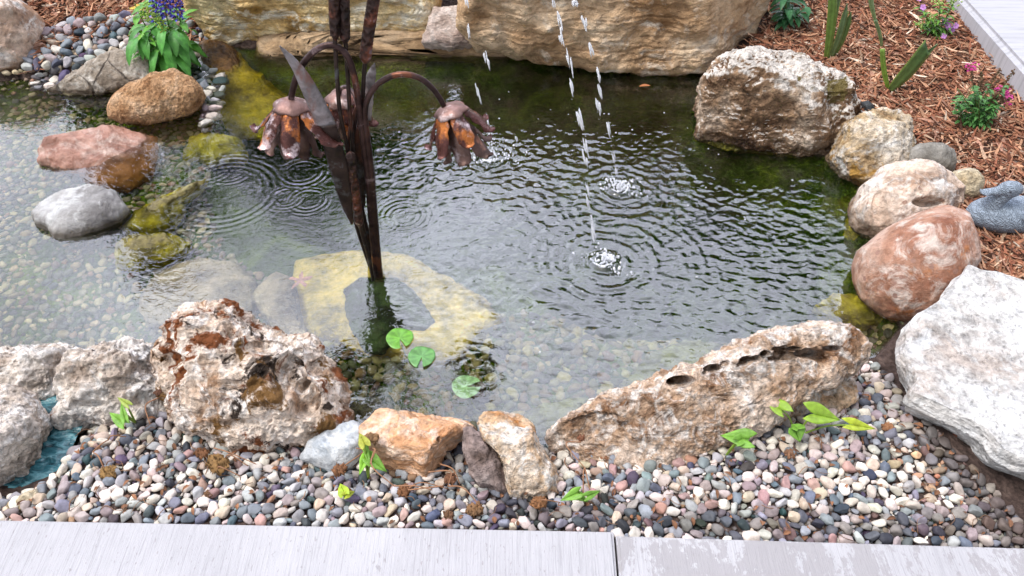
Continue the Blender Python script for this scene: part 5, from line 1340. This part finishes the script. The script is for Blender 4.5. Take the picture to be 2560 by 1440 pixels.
seedling('small green seedling in the gravel right of the upright white and orange rock', (1450, 1245), [(1400, 1252, 1440, 1235, 42, .12, LG), (1502, 1226, 1470, 1240, 30, .12, LG), (1470, 1255, 1448, 1240, 30, .11, LG)])
seedling('green seedling with curled leaf between the blue-grey stone and the orange rock', (920, 1190), [(968, 1180, 930, 1150, 50, .13, LG), (898, 1188, 912, 1150, 34, .13, (0.3, 0.6, 0.06)), (925, 1165, 914, 1120, 24, .15, LG), (898, 1082, 912, 1110, 40, .17, (0.40, 0.42, 0.06))])
seedling('short yellow-green seedling in the gravel below the blue-grey stone', (862, 1245), [(850, 1208, 860, 1232, 40, .12, (0.42, 0.56, 0.05)), (888, 1228, 866, 1238, 28, .12, (0.45, 0.5, 0.05))])
seedling('green seedling with withered tops in front of the white boulder with the rusty knob', (335, 1050), [(272, 1030, 305, 1055, 40, .13, LG), (302, 1005, 312, 1045, 26, .14, LG), (292, 992, 318, 1010, 24, .16, (0.3, 0.38, 0.06))])

# withered leaves on the gravel
def withered(label, cpx, size, z, seed, vines=(), colr=(0.24, 0.12, 0.055)):
    colr = tuple(0.55 * x for x in colr); size = size * 0.92
    rs = np.random.default_rng(seed); c = P(cpx[0], cpx[1], z); s = size * ((c - np.array([0, 0, H])) @ FWD) / FPX / 2
    mb = MB()
    for k in range(3):
        n = 13; g = np.linspace(-1, 1, n); A, B = np.meshgrid(g, g); r = np.hypot(A, B)
        Q = np.stack([A.ravel(), B.ravel(), np.full(n * n, seed + k * 3.3)], 1)
        z1 = fbm(Q * 2.6, seed + k, 3, 0.6, ridged=True); z2 = fbm(Q * 4.6, seed + k + 5, 2)
        m = rs.normal(0, .15, 2)
        V = np.stack([c[0] + s * (A.ravel() * 0.75 + m[0] + .25 * z2), c[1] + s * (B.ravel() * 0.65 + m[1] + .25 * z1), c[2] + s * (0.22 + 0.60 * z1 + 0.15 * z2 - 0.25 * r.ravel() ** 2)], 1)
        F = [(i * n + j, i * n + j + 1, (i + 1) * n + j + 1, (i + 1) * n + j) for i in range(n - 1) for j in range(n - 1) if r[i, j] < 0.98 + 0.1 * math.sin(5 * math.atan2(B[i, j], A[i, j]) + seed)]
        used = sorted({q for f in F for q in f}); mp = {q: i for i, q in enumerate(used)}
        cc_ = np.array(colr) * rs.uniform(.7, 1.4)
        mb.add(V[used], [tuple(mp[q] for q in f) for f in F], cc_[None] * (0.85 + 0.5 * z1[used][:, None]).clip(0.3, 2))
    for (x0, y0, x1, y1) in vines:
        a, b_ = P(x0, y0, z + .005), P(x1, y1, z + .005); mid = (a + b_) / 2 + np.array([rs.normal(0, .02), rs.normal(0, .01), .018])
        tube(mb, curve([a, mid, b_], 16), [0.0018, 0.0012], 6, (0.34, 0.17, 0.09))
    o = mb.build('withered_leaf', M_DRY)
    sm = o.modifiers.new('thickness', 'SOLIDIFY'); sm.thickness = 0.0008
    tag(o, label, 'dead leaf', 'withered leaves on the gravel')
withered('curled golden brown leaf with a bent stalk, lower left gravel', (275, 1190), 62, .105, 1, [(262, 1175, 232, 1130), (232, 1130, 270, 1100), (270, 1100, 315, 1092)], (0.42, 0.24, 0.08))
withered('largest crumpled brown leaf with trailing stalks below the rust-stained boulder', (548, 1172), 72, .105, 2, [(560, 1150, 620, 1165), (535, 1120, 640, 1160), (545, 1175, 600, 1190)], (0.36, 0.20, 0.07))
withered('small round crumpled brown leaf touching the foot of the rust-stained boulder', (504, 1134), 42, .11, 3, (), (0.28, 0.12, 0.05))
withered('tiny brown crumb of leaf near the concrete, lower left gravel', (522, 1236), 30, .105, 4)
withered('orange-brown leaf leaning on the lower right of the blue-grey stone', (848, 1178), 46, .11, 5, [(860, 1165, 890, 1120)], (0.40, 0.18, 0.08))
withered('pale withered leaf draped over the left end of the orange rock', (925, 1105), 48, .17, 6, [(930, 1120, 925, 1160), (935, 1125, 985, 1215), (985, 1215, 1080, 1225)], (0.46, 0.26, 0.12))
withered('reddish brown leaf crumpled in the gravel below the orange rock', (1010, 1232), 46, .105, 7, [(1020, 1222, 1120, 1222), (1100, 1160, 1150, 1210)], (0.28, 0.12, 0.05))
withered('brown leaf right of the orange rock, with thin red stalks', (1128, 1198), 42, .11, 8, [(1070, 1180, 1120, 1215), (1120, 1215, 1200, 1265), (1020, 1225, 1110, 1215)], (0.36, 0.16, 0.08))
withered('ragged brown leaf beside the concrete left of the upright white and orange rock', (1185, 1282), 56, .105, 9, (), (0.34, 0.18, 0.08))
withered('dull brown leaf left of the mauve slate foot', (1118, 1290), 34, .105, 13, (), (0.2, 0.1, 0.05))
withered('orange withered leaf between the upright rock and the concrete', (1345, 1262), 52, .11, 10, [(1350, 1250, 1400, 1256)], (0.44, 0.20, 0.08))
withered('thin red stalk with a brown tuft hanging on the left end of the porous rock', (1452, 1098), 26, .16, 11, [(1452, 1105, 1462, 1170), (1462, 1170, 1458, 1232), (1462, 1170, 1475, 1225)], (0.30, 0.12, 0.06))
withered('folded tan leaf on the gravel below the yellow-green seedling', (1975, 1138), 36, .105, 12, (), (0.44, 0.22, 0.12))
withered('long orange leaf on the gravel below the white slab', (2222, 1070), 34, .105, 14, (), (0.55, 0.26, 0.12))
withered('reddish leaf lying on the bare soil under the white slab', (2395, 1088), 26, .10, 15, (), (0.45, 0.14, 0.08))
withered('small brown curled leaf caught on the white boulder with the rusty knob', (393, 985), 26, .16, 16, [(395, 995, 375, 1060)], (0.26, 0.11, 0.06))

# dry bits lying between the stones
mb = MB(); rl = np.random.default_rng(55); bedp = np.array(BED); lo_, hi_ = bedp.min(0), bedp.max(0); kk = 0
while kk < 420:
    p2 = lo_ + (hi_ - lo_) * rl.random(2)
    if poly_sd(p2[:1], p2[1:], bedp)[0] < 0.01: continue
    z_ = float(terrain_z(p2[:1], p2[1:])[0]) + rl.uniform(0.012, 0.022); a = rl.uniform(0, 6.28); kk += 1; g = rl.uniform(.5, 1.3)
    if rl.random() < 0.35:
        L = rl.uniform(.015, .05); q0 = np.array([p2[0], p2[1], z_]); tube(mb, curve([q0, q0 + np.array([math.cos(a) * L / 2, math.sin(a) * L / 2, .004]), q0 + np.array([math.cos(a + .4) * L, math.sin(a + .4) * L, 0])], 6), rl.uniform(.0005, .0012), 5, (0.26 * g, 0.14 * g, 0.08 * g))
    else:
        leaf(mb, (p2[0], p2[1], z_), (math.cos(a), math.sin(a), rl.uniform(-.2, .4)), rl.uniform(.008, .024), rl.uniform(.005, .012), (0.24 * g, 0.11 * g, 0.055 * g), droop=rl.uniform(.2, 1.5), fold=rl.uniform(.2, .9), wave=.15, seg=5)
tag(mb.build('leaf_litter', M_DRY), 'tiny dry leaf bits and twigs lying among the front pebbles', 'leaf litter', kind='stuff')
# lily pads and floating leaves
def lily(cpx, rpx, z, label, colr, turn, name='lily_pad'):
    c = P(cpx[0], cpx[1], z); r = rpx * ((c - np.array([0, 0, H])) @ FWD) / FPX
    n = 40; V = [c + np.array([0, 0, .001])]; C = [np.array(colr) * 1.2]
    for j in range(1, 6):
        for k in range(n + 1):
            a = turn + 0.22 + (2 * math.pi - 0.44) * k / n
            q = j / 5 * (1 + 0.04 * math.sin(3 * a)); V.append(c + np.array([r * q * math.cos(a), r * q * math.sin(a), 0.0022 * math.sin(4 * a) * q * q + 0.002 * (j == 5)])); C.append(np.array(colr) * (1 + 0.15 * math.cos(9 * a)))
    F = [(0, 1 + k, 2 + k) for k in range(n)] + [(1 + (j - 1) * (n + 1) + k, 1 + j * (n + 1) + k, 2 + j * (n + 1) + k, 2 + (j - 1) * (n + 1) + k) for j in range(1, 5) for k in range(n)]
    mb = MB(); mb.add(V, F, C); tube(mb, curve([c - np.array([0, 0, .002]), c + np.array([.03, -.05, -.06]), c + np.array([.08, -.02, -.12])], 12), 0.0015, 6, (0.2, 0.25, 0.05))
    o = mb.build(name, M_LEAF_GLOSS); m_ = o.modifiers.new('thickness', 'SOLIDIFY'); m_.thickness = 0.001
    tag(o, label, 'lily pad', 'round lily pads in front of the sculpture')
lily((999, 846), 34, 0.0035, 'bright glossy floating lily pad nearest the copper stems', (0.16, 0.40, 0.05), -1.2)
lily((1054, 892), 34, 0.0035, 'duller floating lily pad, the middle one of three', (0.14, 0.34, 0.10), -1.6)
lily((1166, 972), 36, -0.03, 'pale lily pad sunken under the water, nearest the front rocks', (0.35, 0.62, 0.26), 0.2)
def star_leaf(cpx, s, z, label, colr, lobes=5, name='fallen_leaf'):
    c = P(cpx[0], cpx[1], z); s = s * ((c - np.array([0, 0, H])) @ FWD) / FPX; n = 60; V = [c]; 
    for k in range(n):
        a = 2 * math.pi * k / n; r = s * (0.28 + 0.72 * abs(math.cos(a * lobes / 2)) ** 2.5) * (0.9 + .1 * math.sin(a * 17))
        V.append(c + np.array([r * math.cos(a + .4), r * math.sin(a + .4), 0.003 * math.sin(3 * a)]))
    mb = MB(); mb.add(V, [(0, 1 + k, 1 + (k + 1) % n) for k in range(n)], colr)
    o = mb.build(name, M_DRY); m_ = o.modifiers.new('thickness', 'SOLIDIFY'); m_.thickness = 0.001
    tag(o, label, 'leaf')
star_leaf((752, 705), 34, -0.02, 'pinkish maple leaf under water left of the copper stems', (0.60, 0.30, 0.22))
mb = MB(); leaf(mb, P(1598, 216, 0.004), (1, 0.05, 0.05), 0.045, 0.018, (0.50, 0.20, 0.08), droop=0, fold=.5); o = mb.build('fallen_leaf', M_DRY); tag(o, 'single orange-brown leaf floating on the dark water by the back wall', 'leaf')
mb = MB(); leaf(mb, P(325, 22, 0.13), (1, -0.4, 0.1), 0.075, 0.045, (0.62, 0.42, 0.08), droop=.2, fold=.6, wave=.1); o = mb.build('fallen_leaf', M_DRY); tag(o, 'curled yellow leaf on the bark mulch left of the blue-flowered plant', 'leaf')
# two pebbles on the orange-tan rock
# ------------------------------------------------------------------ duck
def duck():
    root_ = P(2500, 560, 0.085)
    S = empty('duck_figure', root_, 'blue-grey carved duck sitting on the mulch at the right edge, facing left', 'duck figure')
    mm = ((root_ - np.array([0, 0, H])) @ FWD) / FPX
    mb = MB()
    xs = np.array([-98, -92, -78, -55, -25, 10, 50, 90, 125, 150, 168, 176.0]) * mm
    zc_ = np.array([40, 40, 40, 39, 38, 38, 39, 42, 48, 54, 60, 62.0]) * mm
    ry = np.array([4, 18, 33, 46, 54, 56, 54, 47, 35, 24, 13, 3.0]) * mm
    rz = np.array([3, 14, 26, 34, 39, 40, 38, 32, 22, 13, 7, 2.0]) * mm
    m = 60; q = np.linspace(0, 1, m); xi = np.linspace(0, 1, len(xs)); n = 28
    X_, Z_, RY, RZ = [np.interp(q, xi, a_) for a_ in (xs, zc_, ry, rz)]
    V = []
    for i in range(m):
        for k in range(n):
            a = 2 * math.pi * k / n; sz = math.sin(a)
            V.append(root_ + np.array([X_[i], RY[i] * math.cos(a), Z_[i] + RZ[i] * (sz if sz > 0 else max(sz, -0.86)) - 6 * mm]))
    F = [(i * n + k, (i + 1) * n + k, (i + 1) * n + (k + 1) % n, i * n + (k + 1) % n) for i in range(m - 1) for k in range(n)] + [tuple(range(n)), tuple((m - 1) * n + k for k in range(n))[::-1]]
    mb.add(V, F)
    hp = root_ + np.array([-28, -6, 112]) * mm
    tube(mb, curve([root_ + np.array([-50, 0, 55]) * mm, root_ + np.array([-40, -2, 84]) * mm, hp], 14), [26 * mm, 20 * mm, 19 * mm], 20)
    U, Fi = ico(4)
    hv = hp + U * np.array([30, 20, 21]) * mm + np.array([0, 0, 2]) * mm
    mb.add(hv, Fi)
    bv_ = []
    for i in range(14):                                      # flat bill
        t_ = i / 13; cx_ = hp + np.array([-18 - 52 * t_, -1 * t_, -2 - 7 * t_ + 4 * (t_ > .85)]) * mm
        wy_, wz_ = (13 - 3.5 * t_ + (2 if .6 < t_ < .95 else 0) - (6 if i == 13 else 0)) * mm, (11 * (1 - t_) ** 1.2 + 3.2) * mm
        for k in range(12): a = k / 12 * 6.283; bv_.append(cx_ + np.array([0, wy_ * math.cos(a), wz_ * math.sin(a)]))
    mb.add(bv_, [(i * 12 + k, i * 12 + (k + 1) % 12, (i + 1) * 12 + (k + 1) % 12, (i + 1) * 12 + k) for i in range(13) for k in range(12)] + [tuple(range(12))[::-1], tuple(13 * 12 + k for k in range(12))])
    t = NT('carved_grey_duck')
    co = t.coord('Object')
    wv = t.n('TexWave', wave_type='BANDS', bands_direction='X'); wv.inputs['Scale'].default_value = 34; wv.inputs['Distortion'].default_value = 16; wv.inputs['Detail'].default_value = 2; wv.inputs['Detail Scale'].default_value = 1.6
    t.t.links.new(t.coord('Object', (1, 0.7, 1.3), (0, 0, 0), (0, 0.6, 0)), wv.inputs['Vector'])
    v = t.vor(t.coord('Object', (0.7, 1, 1.2)), 75)
    hgt = t.math('ADD', wv.outputs['Fac'], t.math('MULTIPLY', v, 0.8))
    c = t.mix(0.6, (0.235, 0.28, 0.34), t.ramp(hgt, [(0.1, 0.45), (0.5, 1.0), (1.0, 1.25)]), 'MULTIPLY')
    mt = t.finish(c, 0.75, t.bump(hgt, 0.8, 0.004), spec=0.3)
    o = mb.build('body', mt, S)
    r_ = o.modifiers.new('one_skin', 'REMESH'); r_.mode = 'VOXEL'; r_.voxel_size = 0.0028; r_.use_smooth_shade = True
    s_ = o.modifiers.new('soften', 'SMOOTH'); s_.iterations = 4; s_.factor = 0.6
    # folded wing and tail feathers stand slightly proud
    w = MB()
    for sy in (-1,):
        for k in range(9):
            a = root_ + np.array([5 + k * 10, sy * (54 - k * 2.2), 62 - k * 2.5]) * mm
            leaf(w, a, (1, -sy * 0.12, 0.04 - k * .02), 90 * mm, 24 * mm, (1, 1, 1), droop=0, fold=-0.25, nrm=(0, sy * 0.9, 0.5), shape=(.4, .9, 1, 1, .9, .6, .1))
    wo = w.build('wing', mt, S); m_ = wo.modifiers.new('thickness', 'SOLIDIFY'); m_.thickness = 0.004
    # eye
    e = MB(); sph(e, hp + np.array([-10, -18, 8]) * mm, 2.6 * mm, (0.05, 0.05, 0.06), 2); e.build('eye', M_DARKPLAIN, S)
t = NT('dark_eye_paint'); M_DARKPLAIN = t.finish((0.05, 0.055, 0.07), 0.5)
duck()

# teal runnel between the white boulders
t = NT('teal_water')
co = t.coord('Object')
wv = t.noise(t.coord('Object', (1, 2.2, 1), (0, 0, 0), (0, 0, 0.3)), 26, 4, 0.55, 0.8)
c = t.ramp(wv, [(0.3, (0.01, 0.035, 0.045)), (0.5, (0.035, 0.14, 0.17)), (0.68, (0.16, 0.36, 0.40))])
M_TEAL = t.finish(c, 0.15, t.bump(wv, 0.8, 0.012), spec=0.5)
q = [P(x, y, 0.045)[:2] for x, y in [(50, 985), (178, 985), (178, 1060), (172, 1130), (140, 1210), (60, 1240), (40, 1180)]]
gx_, gy_ = np.meshgrid(np.linspace(min(a[0] for a in q), max(a[0] for a in q), 50), np.linspace(min(a[1] for a in q), max(a[1] for a in q), 60))
zz_ = 0.045 + 0.006 * fbm(np.stack([gx_.ravel() * 40, gy_.ravel() * 75, gx_.ravel() * 0], 1), 91, 3, ridged=True)
o = mesh_np('teal_water', np.stack([gx_.ravel(), gy_.ravel(), zz_], 1), grid_faces(50, 60), M_TEAL, origin=(0, 0, 0)); tag(o, kind='structure')

# ------------------------------------------------------------------ beyond the picture's top edge, seen mirrored in the water
t = NT('weathered_timber'); co = t.coord('Object', (8, 8, 1))
M_POST = t.finish(t.ramp(t.noise(co, 6, 6), [(0.3, (0.015, 0.010, 0.008)), (0.7, (0.05, 0.035, 0.028))]), 0.85, t.bump(t.noise(co, 20, 3), 0.4, 0.01))
def bx(mb, lo, hi):
    x0, y0, z0 = lo; x1, y1, z1 = hi
    mb.add([(x0, y0, z0), (x1, y0, z0), (x1, y1, z0), (x0, y1, z0), (x0, y0, z1), (x1, y0, z1), (x1, y1, z1), (x0, y1, z1)], [(3, 2, 1, 0), (4, 5, 6, 7), (0, 1, 5, 4), (1, 2, 6, 5), (2, 3, 7, 6), (3, 0, 4, 7)])
YP = 5.2
u0, u1 = (155 - 1280) / FPX, (300 - 1280) / FPX; v_ = (720 - 235) / FPX
mirx = lambda px, py, Y: (px - 1280) / FPX * Y / (C45 * (1 + (720 - py) / FPX))
mirz = lambda py, Y: Y * (1 - (720 - py) / FPX) / (1 + (720 - py) / FPX) - H
x0_, x1_ = mirx(355, 700, YP), mirx(452, 700, YP); zt = mirz(690, YP)
mb = MB(); bx(mb, (x0_, YP, 0.05), (x1_, YP + 0.3, zt))
S = empty('timber_post', ((x0_ + x1_) / 2, YP, 0.05), 'tall dark timber post behind the pond, mirrored in the water', 'post')
o = mb.build('post', M_POST, S, smooth=False); bvm = o.modifiers.new('edge', 'BEVEL'); bvm.width = 0.01
mb = MB(); bx(mb, (x0_ - 0.04, YP - 0.04, zt), (x1_ + 0.04, YP + 0.34, zt + 0.06)); mb.build('cap', M_POST, S, smooth=False)
def tree(x, y, h, r, n, label, seed, sz=0.09):
    rs = np.random.default_rng(seed)
    S = empty('tree', (x, y, 0.05), label, 'tree', 'trees behind the pond')
    tr = MB(); top = np.array([x, y, h * 0.8]); tube(tr, curve([(x, y, 0), (x + .1, y, h * .4), top], 16), [0.09, 0.03], 10, (0.10, 0.075, 0.055))
    fo = MB(); V = []; F = []; C = []
    for k in range(14):
        a = rs.uniform(0, 6.28); st = np.array([x, y, h * rs.uniform(.35, .75)]); en = st + np.array([math.cos(a) * r * .8, math.sin(a) * r * .8, r * rs.uniform(.1, .7)])
        tube(tr, curve([st, (st + en) / 2 + np.array([0, 0, .08]), en], 8), [0.03, 0.008], 6, (0.10, 0.075, 0.055))
        for j in range(n // 14):
            c0 = st + (en - st) * rs.uniform(.35, 1.1) + rs.normal(0, r * .22, 3); s = sz * rs.uniform(.6, 1.3)
            d = rs.normal(size=3); d /= np.linalg.norm(d); w = np.cross(d, rs.normal(size=3)); w /= np.linalg.norm(w); b0 = len(V)
            V += [c0 - d * s * .5, c0 + w * s * .28, c0 + d * s * .5, c0 - w * s * .28]; F.append((b0, b0 + 1, b0 + 2, b0 + 3)); g = rs.uniform(.6, 1.4); C += [(0.04 * g, 0.09 * g, 0.02 * g)] * 4
    fo.add(V, F, np.array(C)); fo.build('crown', M_LEAF, S); tr.build('trunk', M_POST, S)
tree(mirx(660, 480, 6.0), 6.0, 4.5, 0.95, 1300, 'small leafy tree left of centre behind the wall, mirrored in the water', 1, 0.14)
tree(mirx(980, 330, 7.0), 7.0, 3.7, 1.2, 6500, 'dense tree behind the middle of the wall', 2, 0.15)
tree(mirx(1420, 330, 7.5), 7.5, 4.0, 1.4, 7500, 'dense tree behind the tan wall block', 3, 0.15)
tree(mirx(1880, 350, 7.0), 7.0, 4.2, 1.3, 7000, 'dense tree right of the wall, behind the mulch bed', 4, 0.15)
tree(mirx(2350, 380, 6.5), 6.5, 4.1, 1.3, 6500, 'dense tree at the far right beyond the side path', 5, 0.15)
